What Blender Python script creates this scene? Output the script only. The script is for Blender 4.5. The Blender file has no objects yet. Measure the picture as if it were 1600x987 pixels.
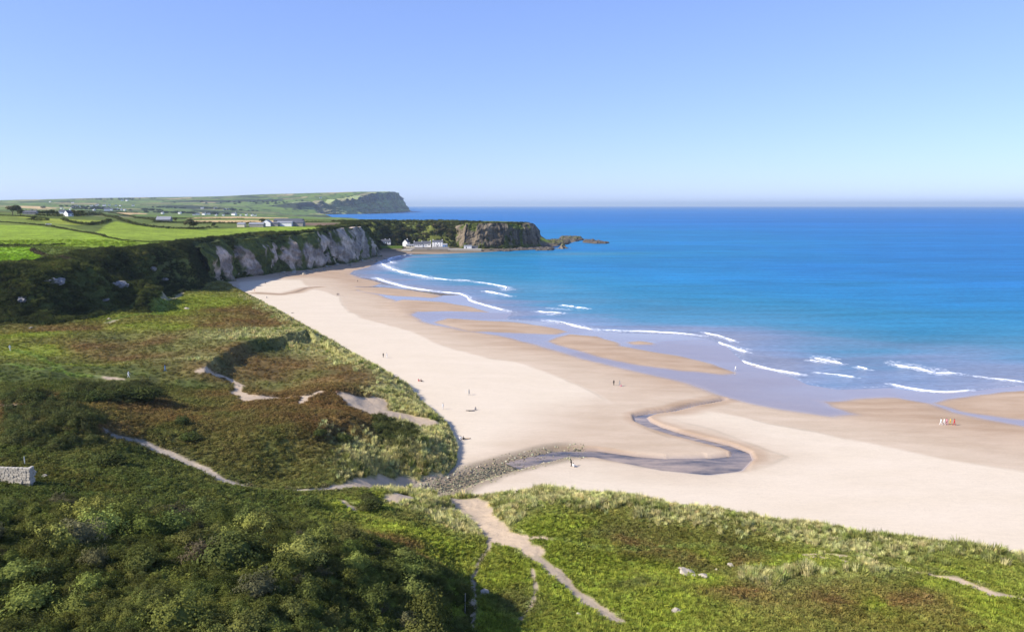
import bpy, bmesh, math, random
import numpy as np
from mathutils import Vector

# ------------------------------------------------------------------ camera, sky, sun, exposure
SC = bpy.context.scene
CAMH, FPX, CX, CY, HOR = 58.0, 1160.0, 800.0, 493.5, 321.0
PITCH = math.atan((CY - HOR) / FPX)
cam_d = bpy.data.cameras.new('camera'); cam = bpy.data.objects.new('camera', cam_d)
SC.collection.objects.link(cam); SC.camera = cam
cam.location = (0, 0, CAMH); cam.rotation_euler = (math.pi / 2 - PITCH, 0, 0)
cam_d.sensor_width = 36; cam_d.lens = 36 * FPX / 1600; cam_d.clip_start = 1; cam_d.clip_end = 150000
SUN_EL, SUN_AZ = math.radians(36), math.radians(249)     # azimuth clockwise from +Y
world = bpy.data.worlds.new('World'); SC.world = world; world.use_nodes = True
wn = world.node_tree; bg = wn.nodes['Background']
sky = wn.nodes.new('ShaderNodeTexSky'); sky.sky_type = 'NISHITA'; sky.sun_disc = False
sky.sun_elevation = SUN_EL; sky.sun_rotation = SUN_AZ; sky.altitude = 60
sky.air_density = 0.8; sky.dust_density = 0.3; sky.ozone_density = 3.0
sg = wn.nodes.new('ShaderNodeGamma'); sg.inputs[1].default_value = 0.65; wn.links.new(sky.outputs[0], sg.inputs[0])
st = wn.nodes.new('ShaderNodeVectorMath'); st.operation = 'MULTIPLY'; st.inputs[1].default_value = (1.47, 1.66, 2.45)
wn.links.new(sg.outputs[0], st.inputs[0]); wn.links.new(st.outputs[0], bg.inputs[0]); bg.inputs[1].default_value = 0.10
sun_d = bpy.data.lights.new('sun', 'SUN'); sun = bpy.data.objects.new('sun', sun_d); SC.collection.objects.link(sun)
sun_d.energy = 4.8; sun_d.angle = math.radians(0.5); sun_d.color = (1.0, 0.93, 0.83)
TOSUN = Vector((math.sin(SUN_AZ) * math.cos(SUN_EL), math.cos(SUN_AZ) * math.cos(SUN_EL), math.sin(SUN_EL)))
sun.rotation_euler = TOSUN.to_track_quat('Z', 'Y').to_euler(); sun.location = (-300, -100, 400)
SC.view_settings.view_transform = 'Standard'; SC.view_settings.look = 'None'
SC.view_settings.exposure = 0.66; SC.view_settings.gamma = 1.0
SC.cycles.volume_bounces = 0; SC.cycles.max_bounces = 6; SC.cycles.transparent_max_bounces = 12
SC.cycles.use_denoising = True
C = SC.collection
rng = np.random.default_rng(7); random.seed(7)

# ------------------------------------------------------------------ small maths helpers
def P(px, py, z):
    """point of the place at height z that the photograph shows at (px, py)"""
    a = (px - CX) / FPX; b = -(py - CY) / FPX
    d = (a, math.cos(PITCH) + b * math.sin(PITCH), -math.sin(PITCH) + b * math.cos(PITCH))
    t = (z - CAMH) / d[2]
    return (d[0] * t, d[1] * t, z)
def Q(px, y, z):
    return ((px - CX) / FPX * (y * math.cos(PITCH) + (CAMH - z) * math.sin(PITCH)), y, z)
def PL(pts, z=None):
    return np.array([P(p[0], p[1], p[2] if z is None else z) for p in pts])
def _hash(ix, iy, s):
    h = (ix.astype(np.int64) * 374761393 + iy.astype(np.int64) * 668265263 + s * 1274126177) & 0xFFFFFFFF
    h = ((h ^ (h >> 13)) * 1274126177) & 0xFFFFFFFF
    return ((h ^ (h >> 16)) & 0xFFFF) / 65535.0
def vnoise(x, y, s=0):
    ix = np.floor(x); iy = np.floor(y); fx = x - ix; fy = y - iy
    fx = fx * fx * fx * (fx * (fx * 6 - 15) + 10); fy = fy * fy * fy * (fy * (fy * 6 - 15) + 10)
    a = _hash(ix, iy, s); b = _hash(ix + 1, iy, s); c = _hash(ix, iy + 1, s); d = _hash(ix + 1, iy + 1, s)
    return (a + (b - a) * fx) * (1 - fy) + (c + (d - c) * fx) * fy
def fbm(x, y, size, octs=4, s=0, gain=0.5):
    x = np.asarray(x, float) / size; y = np.asarray(y, float) / size; v = 0; a = 1; t = 0
    for o in range(octs):
        v = v + a * vnoise(x, y, s + o * 17); t += a; a *= gain
        x, y = x * 1.63 + y * 1.2 + 5.3, y * 1.63 - x * 1.2 - 3.7
    return v / t * 2 - 1          # -1..1
def ss(a, b, x):
    t = np.clip((x - a) / (b - a), 0, 1); return t * t * (3 - 2 * t)
def dist_line(x, y, pts, far=1e9):
    """distance to a polyline, side (>0 on the left of its direction), arc length"""
    x = np.asarray(x, float); y = np.asarray(y, float); pts = np.asarray(pts)[:, :2]
    best = np.full(x.shape, 1e18); side = np.zeros(x.shape); arc = np.zeros(x.shape); L = 0
    for (ax, ay), (bx, by) in zip(pts[:-1], pts[1:]):
        ux, uy = bx - ax, by - ay; l2 = ux * ux + uy * uy + 1e-9; l = math.sqrt(l2)
        t = np.clip(((x - ax) * ux + (y - ay) * uy) / l2, 0, 1)
        dx = x - ax - t * ux; dy = y - ay - t * uy; d = dx * dx + dy * dy
        m = d < best - 1e-9
        best = np.where(m, d, best); side = np.where(m, ux * (y - ay) - uy * (x - ax), side); arc = np.where(m, L + t * l, arc)
        L += l
    return np.sqrt(best), np.sign(side), arc
def inside(x, y, poly):
    poly = np.asarray(poly)[:, :2]; r = np.zeros(np.shape(x), bool)
    j = len(poly) - 1
    for i in range(len(poly)):
        xi, yi = poly[i]; xj, yj = poly[j]
        c = ((yi > y) != (yj > y)) & (x < (xj - xi) * (y - yi) / (yj - yi + 1e-12) + xi)
        r ^= c; j = i
    return r
def sdf(x, y, poly, margin=60.0):
    """signed distance to a polygon, positive inside; -margin when far away"""
    x = np.asarray(x, float); y = np.asarray(y, float); p = np.asarray(poly)[:, :2]
    out = np.full(x.shape, -float(margin))
    m = (x > p[:, 0].min() - margin) & (x < p[:, 0].max() + margin) & (y > p[:, 1].min() - margin) & (y < p[:, 1].max() + margin)
    if m.any():
        xx, yy = x[m], y[m]
        d, _, _ = dist_line(xx, yy, np.vstack([p, p[:1]]))
        out[m] = np.where(inside(xx, yy, p), d, -d)
    return out
def line_d(x, y, pts, margin=40.0):
    x = np.asarray(x, float); y = np.asarray(y, float); p = np.asarray(pts)[:, :2]
    out = np.full(x.shape, float(margin))
    m = (x > p[:, 0].min() - margin) & (x < p[:, 0].max() + margin) & (y > p[:, 1].min() - margin) & (y < p[:, 1].max() + margin)
    if m.any(): out[m] = np.minimum(margin, dist_line(x[m], y[m], p)[0])
    return out
class RBF:
    def __init__(s, pts, c):
        p = np.array(pts, float); s.p = p[:, :2]; s.c = c; n = len(p)
        A = np.sqrt(((s.p[:, None] - s.p[None]) ** 2).sum(2) + c * c)
        M = np.zeros((n + 1, n + 1)); M[:n, :n] = A + np.eye(n) * 0.02; M[:n, n] = 1; M[n, :n] = 1
        s.w = np.linalg.solve(M, np.append(p[:, 2], 0))
    def __call__(s, x, y):
        v = np.full(np.shape(x), s.w[-1])
        for (px, py), w in zip(s.p, s.w[:-1]):
            v = v + w * np.sqrt((x - px) ** 2 + (y - py) ** 2 + s.c ** 2)
        return v

# ------------------------------------------------------------------ scene helpers
def put(o, label=None, cat=None, group=None, kind=None, parent=None):
    C.objects.link(o)
    if parent is not None: o.parent = parent
    for k, v in (('label', label), ('category', cat), ('group', group), ('kind', kind)):
        if v: o[k] = v
    return o
def mesh_np(name, v, f, mats=(), smooth=True, cols=None, idx=None):
    """v (n,3), f (m,k) arrays; cols = {attr: (n,4) or (n,)}"""
    me = bpy.data.meshes.new(name); v = np.ascontiguousarray(v, np.float32); f = np.ascontiguousarray(f, np.int32)
    k = f.shape[1]
    me.vertices.add(len(v)); me.vertices.foreach_set('co', v.ravel())
    me.loops.add(f.size); me.loops.foreach_set('vertex_index', f.ravel())
    me.polygons.add(len(f)); me.polygons.foreach_set('loop_start', np.arange(0, f.size, k, dtype=np.int32))
    me.polygons.foreach_set('loop_total', np.full(len(f), k, np.int32))
    me.polygons.foreach_set('use_smooth', np.full(len(f), smooth))
    if idx is not None: me.polygons.foreach_set('material_index', np.asarray(idx, np.int32))
    for n, a in (cols or {}).items():
        a = np.asarray(a, np.float32)
        if a.ndim == 1:
            at = me.attributes.new(n, 'FLOAT', 'POINT'); at.data.foreach_set('value', a)
        else:
            at = me.attributes.new(n, 'FLOAT_COLOR', 'POINT'); at.data.foreach_set('color', a.ravel())
    for m in mats: me.materials.append(m)
    me.update(calc_edges=True); me.validate()
    return me
def mesh_py(name, v, f, mats=(), smooth=False):
    me = bpy.data.meshes.new(name); me.from_pydata([tuple(q) for q in v], [], f)
    for m in mats: me.materials.append(m)
    if smooth: me.polygons.foreach_set('use_smooth', [True] * len(me.polygons))
    me.update(); return me
def rgba(c): return np.concatenate([c, np.ones(c.shape[:-1] + (1,))], -1)

class NT:
    def __init__(s, name):
        s.m = bpy.data.materials.new(name); s.m.use_nodes = True; s.t = s.m.node_tree; s.t.nodes.clear()
        s.out = s.t.nodes.new('ShaderNodeOutputMaterial')
    def n(s, ty, ins=None, **kw):
        n = s.t.nodes.new('ShaderNode' + ty)
        for k, v in kw.items(): setattr(n, k, v)
        for k, v in (ins or {}).items():
            if isinstance(v, bpy.types.NodeSocket): s.t.links.new(v, n.inputs[k])
            else: n.inputs[k].default_value = v
        return n
    def noise(s, scale, detail=4, rough=0.55, vec=None, **kw):
        i = {'Scale': scale, 'Detail': detail, 'Roughness': rough}
        if vec is not None: i['Vector'] = vec
        return s.n('TexNoise', i, **kw).outputs['Fac']
    def pos(s): return s.n('NewGeometry').outputs['Position']
    def math(s, op, a, b=0.0, c=0.0, clamp=False):
        return s.n('Math', {0: a, 1: b, 2: c}, operation=op, use_clamp=clamp).outputs[0]
    def ramp(s, v, lo, hi, a=0.0, b=1.0):
        return s.n('MapRange', {'Value': v, 'From Min': lo, 'From Max': hi, 'To Min': a, 'To Max': b}).outputs[0]
    def mix(s, fac, a, b, blend='MIX'):
        n = s.n('Mix', data_type='RGBA', blend_type=blend)
        for k, v in ((0, fac), (6, a), (7, b)):
            if isinstance(v, bpy.types.NodeSocket): s.t.links.new(v, n.inputs[k])
            else: n.inputs[k].default_value = v if k == 0 else (tuple(v) + (1,))[:4]
        return n.outputs[2]
    def scale(s, col, fac):
        return s.n('VectorMath', {0: col, 'Scale': fac}, operation='SCALE').outputs[0]
    def attr(s, name, kind='GEOMETRY'):
        return s.n('Attribute', attribute_name=name, attribute_type=kind)
    def bump(s, h, strength, dist):
        return s.n('Bump', {'Height': h, 'Strength': strength, 'Distance': dist}).outputs[0]
    def pbsdf(s, col, rough=0.9, normal=None, spec=0.3, ior=1.45, **kw):
        i = {'Base Color': col if isinstance(col, bpy.types.NodeSocket) else (tuple(col) + (1,))[:4], 'Roughness': rough, 'Specular IOR Level': spec, 'IOR': ior}
        if normal is not None: i['Normal'] = normal
        i.update(kw)
        return s.n('BsdfPrincipled', i).outputs[0]
    def surf(s, sh): s.t.links.new(sh, s.out.inputs[0]); return s.m
_plain = {}
def plain(name, col, rough=0.85, var=0.18, scale=1.5):
    if name in _plain: return _plain[name]
    t = NT(name); nz = t.noise(scale, 5, vec=t.pos())
    _plain[name] = t.surf(t.pbsdf(t.scale(t.n('RGB').outputs[0], t.ramp(nz, 0.3, 0.7, 1 - var, 1 + var)), rough))
    t.t.nodes['RGB'].outputs[0].default_value = tuple(col) + (1,)
    return _plain[name]

# ------------------------------------------------------------------ the lie of the land
# shoreline of the sea on the sand (sea to the right of the direction far -> near)
SHORE = np.vstack([[Q(930,1500,0), Q(905,1250,0)], PL([(880,383),(840,389),(760,394),(700,396.5),(640,398),(608,402),(590,409),(576,417),(552,423),(546,428),(566,434),(588,438),(610,444),(640,452),(680,457),(722,461),(738,472),(765,481),(800,489),
            (790,499),(840,502),(880,505),(930,517),(970,520),(1060,523),(1105,529),(1135,541),(1150,556),(1162,566),(1205,579),(1238,590),(1262,601),(1310,609),
            (1390,606),(1420,610),(1460,614),(1520,611),(1600,602),(1750,606),(1900,610)], 0.0)])
FOOT = PL([(372,452),(420,478),(450,494),(482,513),(530,541),(575,566),(610,585),(642,606),(665,632),(679,648),(703,670),(714,700),(712,725),(694,743),(652,753),
           (632,760),(662,771),(690,777),(725,779),(762,777),(800,774),(850,772),(900,777),(970,784),(1040,797),(1110,805),(1150,814),(1240,827),(1330,842),(1420,854),(1500,867),(1600,884),(1800,915),(2050,950)], 3.2)
CLIFF = PL([(-420,600,17),(-200,545,16),(11,500,15),(70,505,14),(150,492,13),(218,488,12),(262,462,11),(290,450,10),(335,440,7),(372,431,4.5),(430,424,3.5),(500,414,3.5),(540,408,3.5),(575,400,3.5),(592,396,3.5)])
CLIFF = np.vstack([CLIFF, [Q(597,985,5), Q(640,1010,5), Q(700,1010,4), Q(724,985,3), Q(760,985,3), Q(800,997,3), Q(835,1030,3), Q(845,1075,2)]])
CLW_ARC = dist_line(CLIFF[:,0], CLIFF[:,1], CLIFF)[2]
CLW = np.array([60,55,40,44,50,46,34,26,18,13,13,13,13,13,14, 40,55,45,13,12,12,12,12], float)   # run of the slope along the foot
COAST = np.vstack([[Q(845,1075,0)], [Q(852,1100,0), Q(850,1180,0), Q(800,1260,0), Q(740,1330,0), Q(690,1400,0), Q(640,1600,0), Q(590,2300,0), Q(560,2900,0), Q(530,3350,0), Q(516,3900,0), Q(498,4500,0),
        Q(500,4850,0), Q(540,5000,0), Q(572,5200,0), Q(600,5600,0), Q(620,6300,0), Q(640,7200,0), Q(600,9500,0), Q(300,13000,0), Q(-700,13000,0), Q(-700,3000,0), Q(-900,200,0)]])
LANDPOLY = np.vstack([COAST, [(-700, 100, 0), (-300, -60, 0), (300, -60, 0), (900, 60, 0)], FOOT[::-1], CLIFF[9:]])

low_pts = PL([(-250,700,25),(-250,900,31),(-150,565,17),(11,508,15),(11,560,16),(11,620,19),(11,680,21),(11,750,24),(11,850,27),(11,985,28),
    (100,508,13.5),(210,495,12),(290,453,10),(340,443,8),(375,455,4.5),(100,560,15),(200,540,13.5),(300,500,11),(250,480,11.5),(400,482,8.5),(440,500,8.5),
    (322,578,13.8),(400,533,12.2),(470,516,10.5),(370,595,11.5),(450,585,10),(500,570,9.4),(550,572,9),(585,592,9),(400,617,10.5),
    (500,531,9.5),(560,566,8.5),(610,592,8),(645,625,7),(668,650,5.8),(480,622,11),(530,612,11.3),(480,655,15),(540,648,14.3),(420,680,15.3),(520,695,12),(575,665,10.5),(600,690,9),(650,690,8.5),(690,690,6),
    (600,643,7.2),(650,655,6),(560,625,9),(640,730,6.5),(690,725,5.2),(560,745,8),(450,735,10.5),(270,712,15),(330,742,13.5),(380,758,12),(480,765,9.5),(600,758,5.2),(650,758,4),
    (200,620,17),(260,650,16),(150,640,20),(60,660,22),(100,690,21),(200,690,18),(230,735,19.5),(150,760,22),(300,640,15),(350,700,14.5),
    (100,800,25),(300,800,21),(200,900,27),(400,900,26),(400,815,21),(480,822,19),(560,845,19),(600,900,21),(640,862,16.5),(690,896,15),(722,945,14),(500,950,25),(300,985,28),(600,985,22),
    (708,850,8.5),(735,875,8.5),(752,930,9.5),(655,822,10),(600,795,9.3),(540,792,10.5),(620,775,7.5),(560,772,8.5),(470,785,13),
    (800,800,6.5),(900,790,7.5),(1000,800,7.5),(1100,815,7.5),(1200,835,7.5),(1300,850,7.5),(1400,862,7.5),(1500,876,8),(1600,894,8.5),(800,860,8),(900,860,7),(1000,862,7),(1150,862,7),(1300,876,8.5),(1450,893,8.5),(1600,925,9),
    (850,930,10),(1000,930,10),(1150,920,10),(1300,945,11.5),(1450,945,11),(1620,965,11),(780,1000,12),(900,1000,12.5),(1200,1000,13),(1500,1000,13),(1900,1000,11),(740,800,4.5),(745,815,5.5),(700,785,4.3)])
low = RBF(low_pts, 4.0)
pl_pts = [P(*q) for q in [(-150,425,33),(11,412,33),(60,405,33),(110,396,33.5),(200,388,33.5),(290,383,32.5),(370,373,33),(430,363,34),(500,361,34.5),(560,359,35.5),(640,352,36),(700,351,35),(780,351,34),(840,352,33),
    (11,385,36),(11,365,40),(11,347,44.5),(11,336,48.5),(110,368,39),(110,347,44),(110,337,48),(200,373,37),(200,356,40),(200,347,43),(165,344,44.5),(300,363,36),(300,354,38),(300,349,39),(400,356,37),(440,352,37.5),(520,349,37.5),(600,347,37),(680,348,36)]]
pl_pts += [Q(*q) for q in [(-300,700,50),(-300,2000,55),(-300,6000,95),(11,900,50.5),(11,1500,49),(11,3000,58),(11,5000,84),(11,6500,97),(11,9000,80),(110,1000,47),(110,2000,44),(110,3500,62),(110,5000,92),(110,6500,112),
    (200,1000,41),(200,2000,36),(200,4000,60),(200,5500,100),(200,6500,122),(300,1200,37),(300,1800,33),(300,3500,40),(300,5000,85),(300,6500,128),(400,1200,36),(400,1800,30),(400,3000,22),(400,4200,45),(400,5200,100),(400,6500,150),
    (480,1200,36),(480,1600,30),(480,2400,12),(480,3300,8),(470,4200,14),(540,1500,28),(640,1200,35),(740,1150,34),(455,5400,110),(520,5600,150),(590,6300,168),(612,6500,172),(628,7150,180),(560,5600,160),(500,7500,160),(300,9000,120),(200,12000,100)]]
plat = RBF(pl_pts, 25.0)

STREAM = PL([(668,776),(700,768),(760,745),(820,728),(875,714),(930,713),(985,722),(1040,729),(1095,731),(1130,728),(1158,718),(1160,710),(1135,700),(1095,690),(1060,681),(1025,670),(1004,660),(1000,652),(1020,646),(1050,642),(1085,632),(1130,622)], 1.6)
STREAM_A = dist_line(STREAM[:,0], STREAM[:,1], STREAM)[2]; A4 = STREAM_A[4]
STREAM_W = np.array([2.2,3,3,3,2.8,2.4,3.0,4.2,5.6,5.0,2.4,1.6,1.6,1.6,1.6,1.7,1.8,1.6,1.2,.8,.8,.8])

SEAPOLY = np.vstack([SHORE, [(3000, 300, 0), (60000, 300, 0), (60000, 90000, 0), (-60000, 90000, 0), (-60000, 1500, 0), (-180, 1500, 0)]])
FOOTPOLY = np.vstack([FOOT, [(2500, 40, 0), (900, -80, 0), (-2500, -80, 0), (-2500, 700, 0)], CLIFF[8:9]])
PLATPOLY = np.vstack([CLIFF, [Q(862,1085,0), Q(870,1400,0), (400, 16000, 0), (-16000, 16000, 0), (-16000, 200, 0)]])
def shore_sd(x, y):
    d = np.full(np.shape(x), 3000.0); m = np.hypot(x, y) < 2600
    d[m] = dist_line(x[m], y[m], SHORE)[0]
    return d * np.where(inside(x, y, SEAPOLY), -1, 1)     # >0 landward
BARS = [PL(b, 0.4) for b in [
    [(545,449),(600,450),(640,453),(690,463),(676,467),(620,465),(570,459)],
    [(600,480),(628,471),(690,473),(735,480),(762,488),(700,488),(650,491),(630,500)],
    [(678,507),(700,500),(740,501),(800,504),(850,511),(884,519),(868,524),(800,524),(735,522)],
    [(858,538),(890,524),(930,527),(958,537),(967,545),(1000,551),(1060,559),(1110,569),(1150,584),(1130,588),(1060,583),(1000,576),(940,564),(890,550)],
    [(983,538),(1000,535),(1024,539),(1020,542),(992,542)],
    [(1462,632),(1500,621),(1576,612),(1680,606),(1680,668),(1576,658),(1500,646)]]]
WETOUT = PL([(556,455),(566,458),(588,463),(610,473),(632,488),(652,506),(686,513),(745,524),(800,533),(850,549),(900,567),(960,581),(1060,602),(1112,623),(1150,634),(1220,648),(1300,657),(1336,652),(1300,638),(1290,630),(1345,624),(1400,624),(1445,632),(1480,648),(1576,669),(1700,690)], 0.5)
WET = np.vstack([WETOUT, PL([(1900,560),(1200,400),(640,396),(606,402),(590,428),(590,444)], 0.3)])
DRY_A = np.vstack([PL([(372,452),(376,441),(420,437),(470,436),(480,447),(530,463),(542,480),(562,496),(620,511),(650,523),(700,546),(760,561),(800,566),(850,581),(900,601),(932,621),(955,636),(992,647),(1003,664),(1050,684),(1100,697),(1090,722),(1000,716),(930,706),(860,704),(760,712),(700,740),(650,758)], 2.4), [(-60, 130, 0), (-200, 300, 0)]])
DRY_B = np.vstack([PL([(1030,648),(1050,641),(1085,640),(1130,646),(1200,663),(1270,676),(1330,691),(1400,706),(1480,723),(1576,739),(1800,775)], 1.6), [(300, 60, 0), (-20, 110, 0)], PL([(690,790),(780,755),(890,727),(940,724),(1000,737),(1080,742),(1150,739),(1190,730),(1225,716),(1180,698),(1110,672),(1060,660)], 2.0)])
DAMP_S = PL([(800,690),(850,650),(940,630),(1000,634),(1050,652),(1130,676),(1200,700),(1240,716),(1190,736),(1080,744),(1000,738),(930,727),(870,728),(800,748),(720,770),(690,760),(760,728)], 1.8)

def beach_z(x, y):
    d = shore_sd(x, y)
    z = np.where(d > 0, 3.5 * (1 - np.exp(-np.maximum(d, 0) / 70.0)), np.maximum(d * 0.03, -4.0))
    for b in BARS: z = z + 0.22 * ss(-3, 6, sdf(x, y, b, 20))
    z = z + 0.07 * fbm(x, y, 26, 3, 3) * ss(0, 20, d) + 0.16 * fbm(x, y, 60, 2, 4) * ss(15, 60, d)
    sd, si, a = dist_line(x, y, STREAM)
    w = np.interp(a, dist_line(STREAM[:,0], STREAM[:,1], STREAM)[2], STREAM_W)
    return z - 0.75 * (1 - ss(w * 0.75, w * 1.25 + 0.6, sd)) * ss(0, 25, d)

RIM = PL([(318,586,13),(326,572,13),(338,561,13),(360,549,12.5),(400,537,12),(440,527,11.3),(480,517,10.3),(500,524,9.5)])
HOLLOW = np.vstack([RIM, PL([(545,556),(590,588),(560,602),(500,606),(440,613),(370,606)], 10.5)])
SPUR = [PL(q, 26) for q in ([(30,418),(90,428),(140,446),(165,468)], [(205,392),(240,412),(262,436)], [(278,384),(300,405),(318,425)], [(120,400),(165,420)])]
def land_z(x, y):
    r = np.hypot(x, y); nearm = r < 760; midm = r < 1500
    bz = np.full(x.shape, -4.0); bz[midm] = beach_z(x[midm], y[midm])
    lz = bz - 0.5; xn, yn = x[nearm], y[nearm]
    fd = dist_line(xn, yn, FOOT)[0]; fin = fd * np.where(inside(xn, yn, FOOTPOLY), 1, -1)     # >0 on the land side of the dune foot
    n1 = np.zeros(x.shape); n1[midm] = fbm(x[midm], y[midm], 30, 4, 11); n2 = fbm(xn, yn, 7, 3, 12)
    l = low(xn, yn) + 2.0 * n1[nearm] * ss(4, 25, fin) + 0.55 * n2 * ss(2, 8, fin)
    b = bz[nearm]
    rd = line_d(xn, yn, RIM, 60); hl = inside(xn, yn, HOLLOW)
    l = l + 0.7 * (1 - ss(0, 7, rd)) - np.where(hl, 2.7 * ss(0, 2.6, rd + 1.2 * n2) * (1 - ss(12, 46, rd)), 0)
    l = np.minimum(l, b + 0.3 + fin * (0.62 + 0.2 * n2))
    lz[nearm] = np.where(fin > 0, np.maximum(l, b + np.minimum(fin * 0.6, 1.6) * (0.8 + 0.5 * n2)), b - np.minimum(-fin * 0.5, 1.0) - 0.02)
    pz = plat(x, y) + 0.5 * fbm(x, y, 90, 3, 15) + ss(1500, 4000, y) * 7 * fbm(x, y, 500, 3, 16)
    cd = np.full(x.shape, 2000.0); ca = np.zeros(x.shape); cd[midm], _, ca[midm] = dist_line(x[midm], y[midm], CLIFF)
    w = np.interp(ca, CLW_ARC, CLW)
    inl = inside(x, y, PLATPOLY); up = cd * np.where(inl, 1, -1)
    gul = 0.50 * fbm(x, y, 34, 3, 21) + 0.12 * fbm(x, y, 11, 2, 22)
    t = ss(0.02, 1.0, np.clip(up / w + gul * ss(16, 30, w), -0.2, 1.25))
    z = lz + (np.maximum(pz, lz) - lz) * t
    sp = np.zeros(x.shape)
    for q in SPUR: sp = np.maximum(sp, 1 - ss(0, 15, line_d(x, y, q, 30) + 3 * n1))
    z = z + (2.2 * n1 + 9.0 * sp) * t * (1 - t) * 4 * ss(16, 24, w)
    z = np.where((up < 0) & (ca > CLW_ARC[9]), bz - 0.6, z)
    back = dist_line(x, y, COAST)[0]; far = y > 4400              # at the coast the land ends
    run = np.where(far, 40.0, 30.0); off = np.where(far, 90.0, 4.0)
    k = ss(0, 1, (back - off) / run)
    seaward = ~inside(x, y, LANDPOLY)
    return np.where(y > 1040, np.where(seaward, -6.0, z * k - 3 * (1 - k)), z)

def polar(t0, t1, nt, rr):
    th = np.radians(np.linspace(t0, t1, nt)); T, R = np.meshgrid(th, rr)
    return R * np.sin(T), R * np.cos(T)
def grid_faces(nr, nt, keep=None):
    i = np.arange(nr * nt).reshape(nr, nt)
    f = np.stack([i[:-1, :-1], i[:-1, 1:], i[1:, 1:], i[1:, :-1]], -1).reshape(-1, 4)[:, ::-1]
    if keep is not None: f = f[keep[f].any(1)]
    return f
def compact(v, f, cols):
    used = np.zeros(len(v), bool); used[f.ravel()] = True
    m = np.cumsum(used) - 1
    return v[used], m[f], {k: a[used] for k, a in cols.items()}

R1 = np.concatenate([np.geomspace(34, 1300, 700), np.geomspace(1300, 12000, 190)[1:]])
NT_, T0, T1 = 980, -43.0, 43.0
LX, LY = polar(T0, T1, NT_, R1)
LZ = land_z(LX.ravel(), LY.ravel()).reshape(LX.shape)
lnR = np.log(R1)
def sample(G, x, y):
    """bilinear read of a field kept on the land grid"""
    r = np.hypot(x, y); t = np.degrees(np.arctan2(x, y))
    fi = np.interp(np.log(np.maximum(r, 34.0)), lnR, np.arange(len(R1))); fj = np.clip((t - T0) / (T1 - T0), 0, 1) * (NT_ - 1)
    i = np.minimum(fi.astype(int), len(R1) - 2); j = np.minimum(fj.astype(int), NT_ - 2); u = fi - i; v = fj - j
    if G.ndim == 3: u = u[..., None]; v = v[..., None]
    return (G[i, j] * (1 - u) + G[i + 1, j] * u) * (1 - v) + (G[i, j + 1] * (1 - u) + G[i + 1, j + 1] * u) * v
BZ = np.full(LX.shape, -4.0); _m = R1 < 1500; BZ[_m] = beach_z(LX[_m].ravel(), LY[_m].ravel()).reshape(-1, NT_)
GZ = np.maximum(LZ, BZ)
def ground(x, y): return sample(GZ, np.asarray(x, float), np.asarray(y, float))
def hit(px, py, r0=40, r1=9000, n=2500):
    """where the view ray through a photo point meets the ground"""
    a, b, _ = P(px, py, 0) if py > HOR + 0.5 else Q(px, 1000, 0)
    ang = math.atan2(a, b)
    dz = -math.sin(PITCH) - (py - CY) / FPX * math.cos(PITCH); dh = math.hypot((px - CX) / FPX, math.cos(PITCH) - (py - CY) / FPX * math.sin(PITCH))
    r = np.geomspace(r0, r1, n); x = r * math.sin(ang); y = r * math.cos(ang)
    g = np.maximum(ground(x, y), 0); k = np.nonzero(CAMH + r * dz / dh <= g)[0]
    k = k[0] if len(k) else n - 1
    return (x[k], y[k], g[k])
def hitline(pts): return np.array([hit(*p) for p in pts])

# ------------------------------------------------------------------ what covers the land
GRASS, BRACK, SCRUB, MARR, OLIVE = (.17,.20,.026), (.155,.098,.036), (.075,.092,.023), (.27,.265,.10), (.115,.118,.032)
SANDP = (.50,.385,.265)
cov = {'g': [(900,803),(860,812),(1100,832),(1300,862),(1400,874),(1500,890),(1230,845),(60,575),(120,602),(255,487),(120,505),(300,478),(200,522),(280,520),(50,545),(700,845),(722,940),(800,895),(960,885),(900,930),(1050,930),(1370,955),(1560,960),(1250,862),(850,830),(950,850),(600,762),(640,838),(1100,890),(880,870),(1040,870),(1200,860),(1450,900),(560,800),(700,880),(760,980),(1000,960),(330,470)],
       'b': [(430,640),(500,662),(560,660),(400,690),(480,700),(540,632),(450,702),(580,680),(520,650),(380,562),(420,576),(460,562),(355,577),(545,588),(580,592),(500,590),(440,560),(400,500),(330,515),(420,480),(250,545),(350,480),(150,560),(200,575),(380,572),(560,582),(520,570),(480,600),(450,655),(520,690),(400,660),(330,600),(290,600),(250,680),(230,735),(170,742),(1000,826),(1060,835),(1160,842),(1310,945),(1150,915),(1420,950),(640,892),(670,880),(450,640),(360,640),(300,700),(150,525),(100,530),(20,720)],
       'd': [(100,650),(60,680),(140,680),(40,640),(200,615),(150,610),(60,628),(100,900),(200,850),(300,900),(400,850),(500,900),(600,930),(350,800),(50,800),(250,775),(450,805),(700,930),(600,700),(640,685),(560,700),(345,575),(390,545),(60,505),(40,515),(600,960),(260,730),(280,600),(300,620)],
       'm': [(640,600),(600,585),(660,635),(690,700),(680,722),(620,735),(790,783),(1180,885),(1240,875),(1330,870),(500,533),(350,541),(430,520),(540,555),(320,583),(660,770),(700,783),(640,665)],
       'o': [(1000,808),(1160,826),(1350,860),(1450,876),(950,815),(1050,822),(410,722),(230,640),(340,690),(300,655),(260,560),(180,540),(430,590),(480,575),(350,650),(380,690),(1000,900),(820,930),(520,770),(450,770),(350,780),(160,620),(200,660),(130,740),(620,800),(550,720),(1080,850),(1250,900),(1400,890),(60,600),(300,545)]}
CP = [(P(px, py, 10), k) for k, l in cov.items() for px, py in l]
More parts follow.
